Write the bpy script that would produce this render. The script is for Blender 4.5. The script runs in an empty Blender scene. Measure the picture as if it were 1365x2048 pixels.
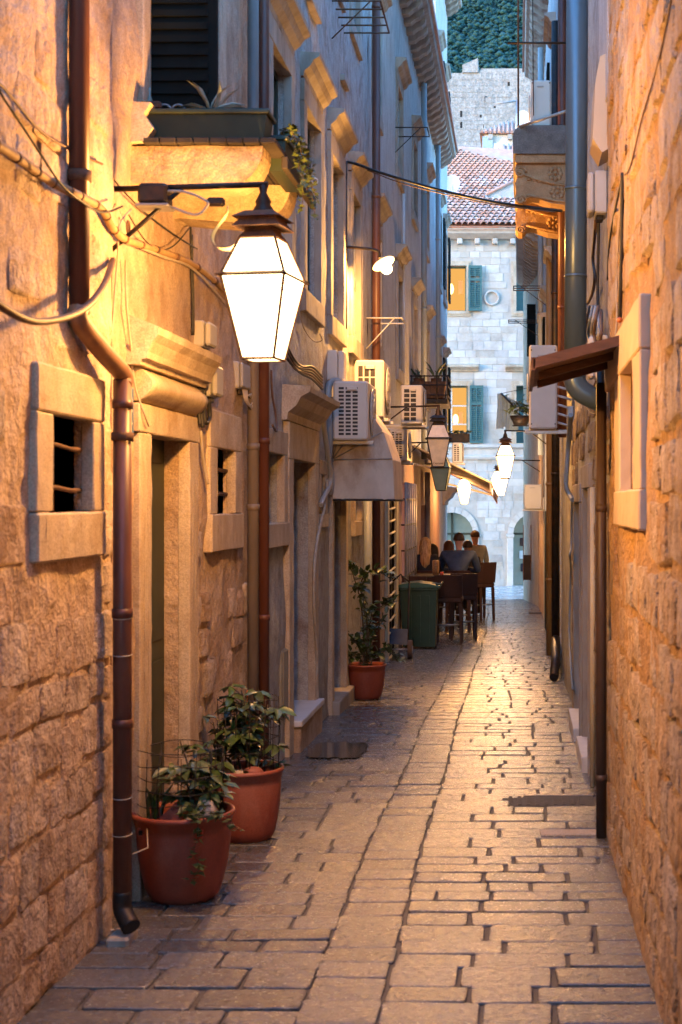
import bpy, bmesh, math, random
from mathutils import Vector, Matrix, noise, Quaternion
R = math.radians
S = bpy.context.scene
COL = S.collection
rnd = random.Random(7)

# ------------------------------------------------------------------ camera, world, light
F, VX, VY, CH = 2844.0, 1037.0, 1005.0, 1.65          # focal length in photo pixels, point straight ahead, eye height
cd = bpy.data.cameras.new('camera'); cam = bpy.data.objects.new('camera', cd); COL.objects.link(cam)
cam.location = (0, 0, CH); cam.rotation_euler = (R(90), 0, 0)
cd.sensor_fit = 'VERTICAL'; cd.sensor_height = 36; cd.sensor_width = 24; cd.lens = 36 * F / 2048
cd.shift_x = -(VX - 682.5) / 2048; cd.shift_y = -(1024 - VY) / 2048
cd.clip_start = .05; cd.clip_end = 4000
cd.dof.use_dof = True; cd.dof.focus_distance = 15; cd.dof.aperture_fstop = 5.0
S.camera = cam
W = bpy.data.worlds.new('World'); S.world = W; W.use_nodes = True
wn = W.node_tree.nodes; wl = W.node_tree.links
sky = wn.new('ShaderNodeTexSky'); sky.sky_type = 'NISHITA'; sky.sun_disc = False
SUN_EL, SUN_ROT = 3.0, 240.0
sky.sun_elevation = R(SUN_EL); sky.sun_rotation = R(SUN_ROT); sky.ozone_density = 3.7; sky.air_density = 1.0; sky.dust_density = .3
wl.new(sky.outputs[0], wn['Background'].inputs[0]); wn['Background'].inputs[1].default_value = .15
sd = bpy.data.lights.new('sun', 'SUN'); sun = bpy.data.objects.new('sun', sd); COL.objects.link(sun)
sd.energy = .015; sd.angle = R(25); sd.color = (1, .85, .7)
sun.rotation_euler = Vector((-math.sin(R(SUN_ROT)) * math.cos(R(SUN_EL)), -math.cos(R(SUN_ROT)) * math.cos(R(SUN_EL)), -math.sin(R(SUN_EL)))).to_track_quat('-Z', 'Y').to_euler()
S.view_settings.view_transform = 'Standard'; S.view_settings.look = 'None'; S.view_settings.gamma = 1
EXPO = 5.1
S.view_settings.exposure = EXPO
DISP = 2 ** -EXPO                                       # scene radiance that shows as full white
S.view_settings.use_curve_mapping = False
S.render.engine = 'CYCLES'
S.cycles.use_denoising = True
try: S.cycles.denoiser = 'OPENIMAGEDENOISE'
except Exception: pass
S.cycles.max_bounces = 6; S.cycles.diffuse_bounces = 4; S.cycles.glossy_bounces = 3; S.cycles.transparent_max_bounces = 12
S.cycles.sample_clamp_indirect = 6; S.cycles.caustics_reflective = False; S.cycles.caustics_refractive = False
WARM = (1.0, .445, .105)

# ------------------------------------------------------------------ helpers: where things stand
def P(px, py, Y): return Vector(((px - VX) * Y / F, Y, CH + (VY - py) * Y / F))
def ZZ(py, Y): return CH + (VY - py) * Y / F
def LY(px, lat=1.73): return F * lat / (VX - px)
def RY(px, lat=.5): return F * lat / (px - VX)
def gz(Y): return -.0225 * min(max(Y, -6), 36.2)

# ------------------------------------------------------------------ helpers: materials
MATS = {}
def M(name, c1, c2=None, scale=6, rough=.75, bump=.25, bscale=45, speck=None, metal=0, streak=0, rand=0, c3=None, spec=.4, coarse=0, rough2=None, emit=None, estr=0, trans=0, bd=.004):
    if name in MATS: return MATS[name]
    m = bpy.data.materials.new(name); m.use_nodes = True; MATS[name] = m
    n = m.node_tree.nodes; l = m.node_tree.links; b = n['Principled BSDF']
    c2 = c2 or tuple(x * .75 for x in c1)
    geo = n.new('ShaderNodeNewGeometry'); vec = geo.outputs['Position']
    if streak:
        mp = n.new('ShaderNodeMapping'); mp.inputs['Scale'].default_value = (1, 1, streak); l.new(vec, mp.inputs[0]); svec = mp.outputs[0]
    else: svec = vec
    def noi(v, sc, det=6, ro=.6):
        t = n.new('ShaderNodeTexNoise'); t.inputs['Scale'].default_value = sc; t.inputs['Detail'].default_value = det; t.inputs['Roughness'].default_value = ro; l.new(v, t.inputs['Vector']); return t
    t1 = noi(svec, scale)
    r1 = n.new('ShaderNodeValToRGB'); r1.color_ramp.elements[0].position = .34; r1.color_ramp.elements[1].position = .66
    r1.color_ramp.elements[0].color = (*c2, 1); r1.color_ramp.elements[1].color = (*c1, 1); l.new(t1.outputs[0], r1.inputs[0])
    col = r1.outputs[0]
    if c3:
        t3 = noi(svec, scale * .37, 8, .68); r3 = n.new('ShaderNodeValToRGB'); r3.color_ramp.elements[0].position = .50; r3.color_ramp.elements[1].position = .68
        l.new(t3.outputs[0], r3.inputs[0]); mx = n.new('ShaderNodeMix'); mx.data_type = 'RGBA'; l.new(r3.outputs[0], mx.inputs[0]); l.new(col, mx.inputs[6]); mx.inputs[7].default_value = (*c3, 1); col = mx.outputs[2]
    if rand:
        oi = n.new('ShaderNodeObjectInfo'); mr = n.new('ShaderNodeMapRange'); mr.inputs[3].default_value = 1 - rand; mr.inputs[4].default_value = 1 + rand * .6; l.new(oi.outputs['Random'], mr.inputs[0])
        hs = n.new('ShaderNodeHueSaturation'); l.new(col, hs.inputs['Color']); l.new(mr.outputs[0], hs.inputs['Value'])
        m2 = n.new('ShaderNodeMath'); m2.operation = 'FRACT'; m1 = n.new('ShaderNodeMath'); m1.operation = 'MULTIPLY'; m1.inputs[1].default_value = 17.3; l.new(oi.outputs['Random'], m1.inputs[0]); l.new(m1.outputs[0], m2.inputs[0])
        m3 = n.new('ShaderNodeMapRange'); m3.inputs[3].default_value = .7; m3.inputs[4].default_value = 1.2; l.new(m2.outputs[0], m3.inputs[0]); l.new(m3.outputs[0], hs.inputs['Saturation'])
        col = hs.outputs[0]
    if speck is None: speck = .22 if bump >= .5 else 0
    if speck:
        ts = noi(vec, bscale * 2.2, 3, .7); ms = n.new('ShaderNodeMapRange'); ms.inputs[1].default_value = .3; ms.inputs[2].default_value = .7; ms.inputs[3].default_value = 1 - speck * 1.6; ms.inputs[4].default_value = 1 + speck; l.new(ts.outputs[0], ms.inputs[0])
        hv = n.new('ShaderNodeHueSaturation'); l.new(col, hv.inputs['Color']); l.new(ms.outputs[0], hv.inputs['Value']); col = hv.outputs[0]
    l.new(col, b.inputs['Base Color']); b.inputs['Metallic'].default_value = metal
    b.inputs['Specular IOR Level'].default_value = spec
    if rough2 is not None:
        t4 = noi(vec, scale * 1.3, 5); mr = n.new('ShaderNodeMapRange'); mr.inputs[1].default_value = .35; mr.inputs[2].default_value = .65; mr.inputs[3].default_value = rough; mr.inputs[4].default_value = rough2; l.new(t4.outputs[0], mr.inputs[0]); l.new(mr.outputs[0], b.inputs['Roughness'])
    else: b.inputs['Roughness'].default_value = rough
    if bump:
        tb = noi(vec, bscale, 6, .65); bp = n.new('ShaderNodeBump'); bp.inputs['Strength'].default_value = bump; bp.inputs['Distance'].default_value = bd; l.new(tb.outputs[0], bp.inputs['Height']); nrm = bp.outputs[0]
        if coarse:
            tc = noi(vec, bscale * .2, 5, .6); b2 = n.new('ShaderNodeBump'); b2.inputs['Strength'].default_value = coarse; b2.inputs['Distance'].default_value = bd * 7; l.new(tc.outputs[0], b2.inputs['Height']); l.new(nrm, b2.inputs['Normal']); nrm = b2.outputs[0]
        l.new(nrm, b.inputs['Normal'])
    if emit: b.inputs['Emission Color'].default_value = (*emit, 1); b.inputs['Emission Strength'].default_value = estr
    if trans: b.inputs['Transmission Weight'].default_value = trans
    return m
def glow(name, colr, strength, see=.5):
    """lit lamp glass: lets the bulb's light through and glows itself"""
    if name in MATS: return MATS[name]
    m = bpy.data.materials.new(name); m.use_nodes = True; MATS[name] = m; n = m.node_tree.nodes; l = m.node_tree.links
    n.remove(n['Principled BSDF']); e = n.new('ShaderNodeEmission'); e.inputs[0].default_value = (*colr, 1); e.inputs[1].default_value = strength
    if see:
        t = n.new('ShaderNodeBsdfTransparent'); t.inputs[0].default_value = (see, see, see, 1); a = n.new('ShaderNodeAddShader'); l.new(t.outputs[0], a.inputs[0]); l.new(e.outputs[0], a.inputs[1]); l.new(a.outputs[0], n['Material Output'].inputs[0])
    else: l.new(e.outputs[0], n['Material Output'].inputs[0])
    return m

# limestone and plaster (base colours of the things themselves)
lime_old   = M('old limewashed stone', (.53, .41, .30), (.36, .255, .175), 7, .85, .8, 42, streak=.65, c3=(.30, .20, .13), coarse=.55, bd=.008)
mortar     = M('lime mortar', (.62, .485, .36), (.46, .335, .235), 9, .9, 1.0, 50, c3=(.31, .21, .135), coarse=.6, bd=.008)
rubble     = M('rubble limestone', (.63, .505, .40), (.42, .305, .22), 13, .85, 1.0, 48, c3=(.33, .22, .145), rand=.16, coarse=.6, bd=.008)
rubble_r   = M('flaking washed stone', (.58, .45, .33), (.40, .285, .19), 10, .85, 1.0, 50, streak=.6, c3=(.46, .27, .12), rand=.10, coarse=1.0, bd=.009)
mortar_r   = M('yellowed mortar', (.53, .345, .19), (.36, .225, .12), 10, .9, 1.0, 46, streak=.6, c3=(.47, .28, .10), coarse=.9, bd=.009)
dressed    = M('dressed limestone', (.54, .45, .33), (.43, .335, .235), 8, .75, .6, 60, streak=.5, c3=(.34, .245, .155), coarse=.2)
dressed_d  = M('weathered dressed stone', (.38, .34, .29), (.28, .24, .20), 7, .8, .35, 50, streak=.4, c3=(.20, .15, .11))
wall_cool  = M('grey limestone render', (.43, .435, .42), (.30, .295, .28), 9, .85, .9, 44, streak=.85, c3=(.23, .18, .15), coarse=.5, bd=.007)
wall_pale  = M('pale render', (.51, .505, .49), (.41, .40, .38), 6, .85, .6, 34, streak=.6, c3=(.33, .31, .28), coarse=.4)
wall_pink  = M('pink washed wall', (.52, .36, .32), (.44, .29, .26), 4, .8, .3, 30, streak=.3)
facade_st  = M('white ashlar', (.55, .505, .44), (.46, .415, .355), 3, .75, .4, 40, rand=.17, c3=(.37, .31, .25))
facade_mt  = M('ashlar joints', (.47, .42, .36), (.40, .355, .30), 5, .9, .2)
paver_m    = M('worn paving stone', (.150, .145, .140), (.078, .075, .072), 38, .12, .8, 90, rand=.22, c3=(.115, .10, .09), rough2=.30, spec=.8, coarse=.22, bd=.004)
joint_m    = M('paving joints', (.085, .072, .062), (.045, .038, .033), 12, .6, .9, 60)
plaza_m    = M('polished plaza stone', (.60, .57, .53), (.50, .47, .43), 2, .18, .1, 30, rough2=.32)
earth      = M('earth', (.05, .035, .025), (.03, .02, .015), 20, .95, .6, 60)
# metals, plastics, wood
pipe_br    = M('brown painted pipe', (.125, .045, .028), (.085, .03, .02), 9, .42, .12, 60, streak=.3, c3=(.16, .075, .045))
pipe_gr    = M('taupe painted pipe', (.17, .135, .11), (.12, .095, .08), 8, .5, .12, 60, streak=.3)
pipe_bl    = M('grey painted duct', (.10, .145, .17), (.075, .115, .135), 4, .33, .08, 40, metal=.35, streak=.25)
pipe_teal  = M('pale grey gutter pipe', (.26, .29, .30), (.2, .23, .24), 6, .45, .1, 40, streak=.3)
iron       = M('black iron', (.035, .03, .028), (.02, .018, .016), 20, .5, .3, 90, metal=.5, c3=(.07, .035, .02))
rust       = M('rusted iron', (.16, .075, .035), (.075, .035, .02), 25, .8, .5, 90, c3=(.05, .03, .022))
zinc       = M('weathered zinc', (.34, .34, .34), (.26, .26, .26), 10, .4, .1, 60, metal=.6)
ac_w       = M('cream air conditioner paint', (.58, .54, .48), (.53, .49, .43), 3, .45, .04, 50)
ac_dark    = M('air conditioner coil', (.045, .042, .04), (.025, .024, .022), 40, .7, .2, 90)
box_gr     = M('grey plastic box', (.40, .385, .36), (.34, .33, .31), 6, .5, .08, 50)
green_dk   = M('dark green paint', (.030, .040, .024), (.020, .027, .017), 8, .5, .15, 60, streak=.3)
green_pl   = M('dark green plastic', (.012, .040, .022), (.009, .031, .017), 8, .38, .1, 70)
planter_m  = M('olive green plastic', (.028, .040, .022), (.022, .031, .018), 8, .4, .06, 60)
shut_teal  = M('teal shutter paint', (.05, .13, .125), (.04, .105, .10), 10, .5, .1, 60)
shut_dark  = M('dark shutter paint', (.010, .013, .012), (.007, .009, .008), 9, .85, .15, 60, streak=.3, spec=.12)
terracotta = M('terracotta plastic', (.29, .062, .03), (.22, .045, .024), 7, .55, .15, 50, c3=(.33, .12, .075), streak=.5, speck=.12)
wood_dk    = M('dark stained wood', (.11, .05, .024), (.055, .024, .012), 7, .6, .4, 60, streak=6)
wood_gry   = M('dark slats', (.04, .032, .025), (.025, .02, .016), 10, .8, .4, 60)
wicker     = M('brown wicker', (.055, .020, .014), (.03, .011, .008), 60, .6, .9, 140)
canvas     = M('stained grey canvas', (.60, .52, .43), (.46, .38, .30), 4, .8, .25, 30, c3=(.25, .15, .09), streak=.6, coarse=.3)
cable_bk   = M('black cable', (.02, .019, .018), (.012, .011, .011), 20, .55, 0)
cable_wh   = M('pale cable', (.44, .38, .30), (.34, .28, .21), 20, .6, 0)
cable_rst  = M('rusty conduit', (.15, .085, .055), (.10, .055, .035), 25, .6, .2, 80)
leaf_m     = M('glossy leaf', (.080, .120, .035), (.042, .070, .02), 30, .38, .1, 60, rand=.3)
leaf_var   = M('pale leaf', (.36, .42, .36), (.24, .30, .24), 30, .45, .1, 60, rand=.2)
ivy_m      = M('ivy leaf', (.07, .10, .028), (.04, .06, .016), 30, .5, .1, 60)
stem_m     = M('plant stem', (.10, .075, .04), (.07, .05, .03), 30, .8, .2)
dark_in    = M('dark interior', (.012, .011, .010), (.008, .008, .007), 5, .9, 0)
glass_dk   = M('dark window glass', (.02, .025, .028), (.015, .018, .02), 3, .08, 0, spec=.7)
white_pt   = M('white paint', (.62, .60, .57), (.55, .53, .50), 6, .5, .06, 50)
cream_pt   = M('cream trunking', (.62, .54, .36), (.54, .46, .30), 8, .55, .1, 50)
tile_m     = M('clay roof tile', (.62, .34, .25), (.50, .25, .18), 6, .8, .35, 40, rand=.30, c3=(.46, .35, .28))
forest_m   = M('pine forest', (.013, .066, .056), (.008, .046, .044), .2, .9, 0, c3=(.010, .054, .050))
citywall_m = M('fortress stone', (.38, .36, .33), (.25, .235, .21), 2.6, .9, .8, 4, c3=(.22, .205, .185), bd=.1)
frosted    = M('unlit milky lamp glass', (.50, .47, .45), (.38, .36, .36), 16, .35, 0, spec=.5)
frost_grn  = M('greenish lamp glass', (.40, .46, .28), (.34, .40, .24), 9, .35, 0)
skin_m     = M('skin', (.45, .25, .17), (.42, .22, .15), 20, .55, .05)
jacket_bl  = M('navy jacket', (.035, .055, .11), (.022, .036, .075), 12, .7, .3, 60)
cloth_bk   = M('black cloth', (.022, .018, .022), (.014, .012, .014), 15, .8, .3, 60)
cloth_plum = M('plum cloth', (.08, .035, .045), (.05, .022, .03), 15, .8, .3, 60)
cloth_grey = M('grey cloth', (.24, .25, .24), (.18, .19, .18), 12, .8, .3, 60)
hair_blond = M('blond hair', (.74, .42, .16), (.34, .14, .04), 45, .45, .8, 160, streak=.06)
hair_dark  = M('dark hair', (.05, .025, .014), (.03, .014, .008), 60, .5, .6, 200, streak=.1)
hair_red   = M('reddish brown hair', (.17, .06, .025), (.10, .035, .014), 60, .5, .6, 200, streak=.1)
cloth_blue = M('pale blue cloth', (.30, .40, .47), (.24, .33, .40), 8, .8, .3, 40)
red_cloth  = M('red cushion', (.40, .02, .035), (.30, .015, .025), 20, .8, .2)
blue_metal = M('dull blue metal', (.02, .035, .065), (.012, .022, .045), 10, .5, .1)
sign_blue  = M('blue enamel', (.03, .11, .25), (.03, .10, .22), 10, .35, 0)
sign_or    = M('orange print', (.6, .16, .03), None, 10, .4, 0)
sign_wh    = M('pale print', (.45, .5, .55), None, 10, .4, 0)
rubber     = M('rubber', (.03, .028, .026), None, 20, .8, .2)
litter_m   = M('paper litter', (.6, .55, .48), None, 20, .8, 0)

# ------------------------------------------------------------------ helpers: meshes and objects
WL = {}
def wloc(o): return WL.get(o.name, Vector((0, 0, 0)))
class MB:
    def __init__(s): s.v = []; s.f = []; s.sm = []
    def add(s, vs, fs, smooth=False):
        k = len(s.v); s.v += [Vector(v) for v in vs]; s.f += [tuple(i + k for i in f) for f in fs]; s.sm += [smooth] * len(fs); return s
    def box(s, x0, x1, y0, y1, z0, z1, c=0.0):
        x0, x1 = min(x0, x1), max(x0, x1); y0, y1 = min(y0, y1), max(y0, y1); z0, z1 = min(z0, z1), max(z0, z1)
        c = min(c, (x1 - x0) * .45, (y1 - y0) * .45, (z1 - z0) * .45)
        if c <= 0:
            return s.add([(x, y, z) for z in (z0, z1) for x, y in ((x0, y0), (x1, y0), (x1, y1), (x0, y1))], [(3, 2, 1, 0), (4, 5, 6, 7), (0, 1, 5, 4), (1, 2, 6, 5), (2, 3, 7, 6), (3, 0, 4, 7)])
        def ring(e, z):
            return [(x0 + e + c, y0 + e, z), (x1 - e - c, y0 + e, z), (x1 - e, y0 + e + c, z), (x1 - e, y1 - e - c, z), (x1 - e - c, y1 - e, z), (x0 + e + c, y1 - e, z), (x0 + e, y1 - e - c, z), (x0 + e, y0 + e + c, z)]
        vs = ring(c * .7, z0) + ring(0, z0 + c) + ring(0, z1 - c) + ring(c * .7, z1)
        fs = [tuple(range(7, -1, -1)), tuple(range(24, 32))]
        for r in range(3):
            for i in range(8): j = (i + 1) % 8; fs.append((r * 8 + i, r * 8 + j, r * 8 + 8 + j, r * 8 + 8 + i))
        return s.add(vs, fs)
    def hexa(s, pts): return s.add(pts, [(3, 2, 1, 0), (4, 5, 6, 7), (0, 1, 5, 4), (1, 2, 6, 5), (2, 3, 7, 6), (3, 0, 4, 7)])
    def tube(s, pts, r, seg=8, caps=True, smooth=True):
        pts = [Vector(p) for p in pts]; n = len(pts); rr = r if isinstance(r, (list, tuple)) else [r] * n
        t0 = (pts[1] - pts[0]).normalized(); up = Vector((0, 0, 1)) if abs(t0.z) < .9 else Vector((1, 0, 0))
        u = t0.cross(up).normalized(); rings = []; pt = t0
        for i in range(n):
            if i == 0: t = t0
            elif i == n - 1: t = (pts[i] - pts[i - 1]).normalized()
            else: t = ((pts[i] - pts[i - 1]).normalized() + (pts[i + 1] - pts[i]).normalized()); t = t.normalized() if t.length > 1e-6 else pt
            u = (u - t * u.dot(t)); u = u.normalized() if u.length > 1e-6 else t.orthogonal().normalized()
            w = t.cross(u); pt = t
            rings.append([pts[i] + (u * math.cos(a) + w * math.sin(a)) * rr[i] for a in [2 * math.pi * k / seg for k in range(seg)]])
        vs = [v for q in rings for v in q]; fs = []
        for i in range(n - 1):
            for k in range(seg): a = i * seg + k; b = i * seg + (k + 1) % seg; fs.append((a, b, b + seg, a + seg))
        s.add(vs, fs, smooth)
        if caps: s.add(rings[0], [tuple(range(seg - 1, -1, -1))]); s.add(rings[-1], [tuple(range(seg))])
        return s
    def lathe(s, prof, cx, cy, seg=20, smooth=True, rot=0, close=True):
        n = len(prof); vs = []; fs = []
        for r, z in prof:
            for k in range(seg): a = 2 * math.pi * k / seg + rot; vs.append((cx + r * math.cos(a), cy + r * math.sin(a), z))
        for i in range(n - 1):
            for k in range(seg): a = i * seg + k; b = i * seg + (k + 1) % seg; fs.append((a, b, b + seg, a + seg))
        s.add(vs, fs, smooth)
        if close:
            s.add(vs[:seg], [tuple(range(seg - 1, -1, -1))]); s.add(vs[-seg:], [tuple(range(seg))])
        return s
    def prism(s, poly, ax, a0, a1, smooth=False):
        """poly: outline in the plane across axis ax ('y': (x,z), 'x': (y,z), 'z': (x,y)), run from a0 to a1"""
        def p3(p, a): return {'y': (p[0], a, p[1]), 'x': (a, p[0], p[1]), 'z': (p[0], p[1], a)}[ax]
        n = len(poly); vs = [p3(p, a0) for p in poly] + [p3(p, a1) for p in poly]
        s.add(vs, [(i, (i + 1) % n, n + (i + 1) % n, n + i) for i in range(n)], smooth)
        s.add(vs, [tuple(range(n - 1, -1, -1)), tuple(range(n, 2 * n))]); return s
    def ball(s, c, r, seg=10, rings=6, sc=(1, 1, 1), smooth=True):
        prof = [(math.sin(math.pi * i / rings), -math.cos(math.pi * i / rings)) for i in range(rings + 1)]; vs = []; fs = []
        for pr, pz in prof:
            for k in range(seg): a = 2 * math.pi * k / seg; vs.append((c[0] + r * sc[0] * pr * math.cos(a), c[1] + r * sc[1] * pr * math.sin(a), c[2] + r * sc[2] * pz))
        for i in range(rings):
            for k in range(seg): a = i * seg + k; b = i * seg + (k + 1) % seg; fs.append((a, b, b + seg, a + seg))
        return s.add(vs, fs, smooth)
    def mesh(s, name, mat, off=Vector((0, 0, 0))):
        me = bpy.data.meshes.new(name); me.from_pydata([v - off for v in s.v], [], s.f)
        me.polygons.foreach_set('use_smooth', s.sm); me.materials.append(mat)
        bm = bmesh.new(); bm.from_mesh(me); bmesh.ops.remove_doubles(bm, verts=bm.verts, dist=1e-5); bmesh.ops.recalc_face_normals(bm, faces=bm.faces); bm.to_mesh(me); bm.free(); me.update()
        return me
    def build(s, name, mat, parent=None):
        if parent is None:
            xs = [v.x for v in s.v]; ys = [v.y for v in s.v]; zs = [v.z for v in s.v]
            off = Vector(((min(xs) + max(xs)) / 2, (min(ys) + max(ys)) / 2, min(zs)))
        else: off = wloc(parent)
        o = bpy.data.objects.new(name, s.mesh(name, mat, off)); COL.objects.link(o)
        if parent is None: o.location = off
        else: o.parent = parent
        WL[o.name] = off.copy(); return o
def tag(o, label=None, cat=None, group=None, kind=None):
    if label: o['label'] = label
    if cat: o['category'] = cat
    if group: o['group'] = group
    if kind: o['kind'] = kind
    return o
def thing(name, label, cat, loc, group=None):
    o = bpy.data.objects.new(name, None); COL.objects.link(o); o.location = loc; o.empty_display_size = .1
    WL[o.name] = Vector(loc); return tag(o, label, cat, group)
def place(name, me, parent, loc, rot=(0, 0, 0), sc=(1, 1, 1)):
    """one more piece that shares a mesh; loc in world space"""
    o = bpy.data.objects.new(name, me); COL.objects.link(o); o.parent = parent
    o.location = Vector(loc) - wloc(parent); o.rotation_euler = rot; o.scale = sc; WL[o.name] = Vector(loc); return o
def smooth_path(pts, n=6):
    pts = [Vector(p) for p in pts]; out = []
    for i in range(len(pts) - 1):
        p0 = pts[max(i - 1, 0)]; p1 = pts[i]; p2 = pts[i + 1]; p3 = pts[min(i + 2, len(pts) - 1)]
        for k in range(n):
            t = k / n; out.append(.5 * ((2 * p1) + (p2 - p0) * t + (2 * p0 - 5 * p1 + 4 * p2 - p3) * t * t + (3 * p1 - p0 - 3 * p2 + p3) * t ** 3))
    return out + [pts[-1]]
def nz(x, y, z, sc): return noise.noise(Vector((x * sc, y * sc, z * sc)))

# ------------------------------------------------------------------ the setting: ground, street, plaza, hill
g = MB(); g.add([(-1500, -200, -2.2), (1500, -200, -2.2), (1500, 2500, -2.2), (-1500, 2500, -2.2)], [(0, 1, 2, 3)])
tag(g.build('ground', earth), kind='structure')
b = MB(); ys = [-18 + i * .5 for i in range(109)]; ys[-1] = 36.2
vs = []; fs = []
for y in ys:
    for x in (-2.4, -1.73, -.6, .5, 1.1): vs.append((x, y, gz(y) - .012))
for i in range(len(ys) - 1):
    for k in range(4): a = i * 5 + k; fs.append((a, a + 1, a + 6, a + 5))
b.add(vs, fs)
b.add([(-2.4, -18, -1.4), (1.1, -18, -1.4), (1.1, 36.2, -1.4), (-2.4, 36.2, -1.4)], [(0, 1, 2, 3)])
street = tag(b.build('street', joint_m), kind='structure')

def paver_variant(seed):
    r = random.Random(seed); out = []
    for (cx, cy) in ((1, 1), (-1, 1), (-1, -1), (1, -1)):          # four corners, each clipped and a little out of square
        jx, jy = .5 - abs(r.gauss(0, .014)), .5 - abs(r.gauss(0, .022)); ex, ey = r.uniform(.03, .075), r.uniform(.05, .12)
        p = [(cx * jx, cy * (jy - ey)), (cx * (jx - ex * .3), cy * (jy - ey * .3)), (cx * (jx - ex), cy * jy)]
        out += p if cx * cy > 0 else p[::-1]
    n = len(out); top = [(x * .972, y * .95, r.uniform(-.001, .001)) for x, y in out]; mid = [(x * .993, y * .988, -.0035) for x, y in out]; bot = [(x, y, -.02) for x, y in out]
    mb = MB(); mb.add(top + mid + bot, [tuple(range(n))] + [(n + k, n + (k + 1) % n, (k + 1) % n, k) for k in range(n)] + [(2 * n + k, 2 * n + (k + 1) % n, n + (k + 1) % n, n + k) for k in range(n)])
    return mb
PV = [paver_variant(100 + i) for i in range(14)]
PVm = [p.mesh('paver', paver_m) for p in PV]
def zone_edges(Y):
    w = .012 * math.sin(Y * .35) + .012 * math.sin(Y * 1.3 + 1) - .012 * max(0, Y - 24)
    return -.76 + w - .004 * Y, -.485 + w * .8 - .003 * Y
pav = []; y = 3.4; r = random.Random(5)
rows = {'l': 3.4, 'm': 3.4, 'r': 3.4}
for zone in 'lmr':
    y = 3.4 + r.uniform(0, .1)
    while y < 36.1:
        d = r.uniform(.155, .24) * (1.12 if zone == 'm' else 1)
        e0, e1 = zone_edges(y + d / 2)
        xa, xb = {'l': (-1.78, e0 + r.uniform(-.006, .012)), 'm': (e0 + r.uniform(-.012, .0), e1 + r.uniform(-.006, .012)), 'r': (e1 + r.uniform(-.012, .006), .56)}[zone]
        x = xa
        while x < xb - .02:
            w = r.uniform(.22, .48) if zone != 'm' else xb - xa
            if r.random() < .12 and zone == 'r': w = r.uniform(.12, .2)
            if xb - (x + w) < .15: w = xb - x
            pav.append((x + w / 2, y + d / 2, w, d)); x += w
        y += d
def in_cover(x, y): return 8.62 < y < 9.12 and x > -.12
pav = [p for p in pav if not in_cover(p[0], p[1])]
pav.sort(key=lambda p: p[1])
near = [p for p in pav if p[1] > 4.2][:300]; nset = set(near)
rest = MB()
for i, (x, y, w, d) in enumerate(pav):
    v = r.randrange(14); gp = r.uniform(.004, .011); gq = r.uniform(.011, .021); tilt = -math.atan(.0225) + r.gauss(0, .006); tx = r.gauss(0, .005); zz = gz(y) + r.gauss(0, .0011)
    if r.random() < .5: flip = math.pi
    else: flip = 0
    if (x, y, w, d) in nset:
        place('paver', PVm[v], street, (x, y, zz), (tilt, tx, flip), (w - gp, d - gq, 1))
    else:
        c, s_ = math.cos(flip), math.sin(flip)
        vs = [(x + (q.x * c) * (w - gp), y + (q.y * c) * (d - gq), zz + q.z + (q.y * c) * d * -.0225) for q in PV[v].v]
        rest.add(vs, PV[v].f)
tag(rest.build('paving_beyond', M('worn paving stone far', (.150, .145, .140), (.078, .075, .072), 16, .12, .8, 55, c3=(.115, .10, .09), rough2=.30, spec=.8, coarse=.22, bd=.005), street), kind='stuff')
# iron cover and pale slabs in the paving
t = thing('drain_cover', 'dark rectangular drain cover set in the paving by the stone wall', 'drain cover', (.17, 8.86, gz(8.86)))
cover_m = M('dark cover plate', (.085, .08, .074), (.055, .052, .048), 20, .7, .4, 60, spec=.2); q = MB().box(-.10, .47, 8.66, 8.98, gz(8.86) - .02, gz(8.86) - .002, .002); q.build('plate', cover_m, t)
for i in range(9): MB().box(-.06 + i * .055, -.035 + i * .055, 8.70, 8.94, gz(8.86) - .002, gz(8.86) + .003, .001).build('rib', cover_m, t)
MB().box(-.12, .48, 9.0, 9.045, gz(9.03) - .02, gz(9.03) + .001, .003).build('kerb_stone', paver_m, t)
t = MB().box(.12, .47, 7.80, 7.92, gz(7.86) - .02, gz(7.86) + .008, .006).build('threshold_slab', dressed); tag(t, 'pale narrow stone slab in the paving near the foot of the brown pipe', 'slab')
t = MB().box(.22, .60, 29.6, 29.9, gz(29.8) - .02, gz(29.8) + .02, .006).build('gutter_grate', iron); tag(t, 'dark narrow grate at the foot of the far wall', 'grate')
water = M('wet film', (.10, .085, .075), (.055, .047, .04), 26, .06, .1, 30, spec=.6, c3=(.13, .11, .097))
for (x0, x1, y0, y1, sd_) in ((-1.62, -1.12, 10.4, 11.3, 3),):
    mb = MB(); n = 44; rr = random.Random(sd_); cx, cy = (x0 + x1) / 2, (y0 + y1) / 2
    ring = []
    for k in range(n):
        a = 2 * math.pi * k / n; f_ = (1 / (abs(math.cos(a)) ** 6 + abs(math.sin(a)) ** 6) ** (1 / 6)) * .85 + .16 * nz(math.cos(a) * 5, math.sin(a) * 5, sd_, 1.5)
        X_, Y_ = cx + math.cos(a) * (x1 - x0) / 2 * f_, cy + math.sin(a) * (y1 - y0) / 2 * f_; ring.append((X_, Y_, gz(Y_) + .0085))
    mb.add(ring, [tuple(range(n))]); mb.add([(a_, b_, c_ - .012) for a_, b_, c_ in ring], [tuple(range(n))])
    tag(mb.build('puddle', water), kind='structure')
# the wide polished street at the end of the alley
zp = gz(36.2)
p = MB(); p.box(-30, 30, 36.2, 42.5, zp - .3, zp - .012); plaza = tag(p.build('main_street', facade_mt), kind='structure')
slabs = []
for i in range(6):
    y0 = 36.2 + i * 1.02
    for k in range(12):
        x0 = -6 + k * 1.0 + (i % 2) * .45
        o = MB().box(x0 + .006, x0 + .994, y0 + .006, y0 + 1.014, zp - .04, zp, .004).build('paving_slab', plaza_m, plaza)
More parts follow.
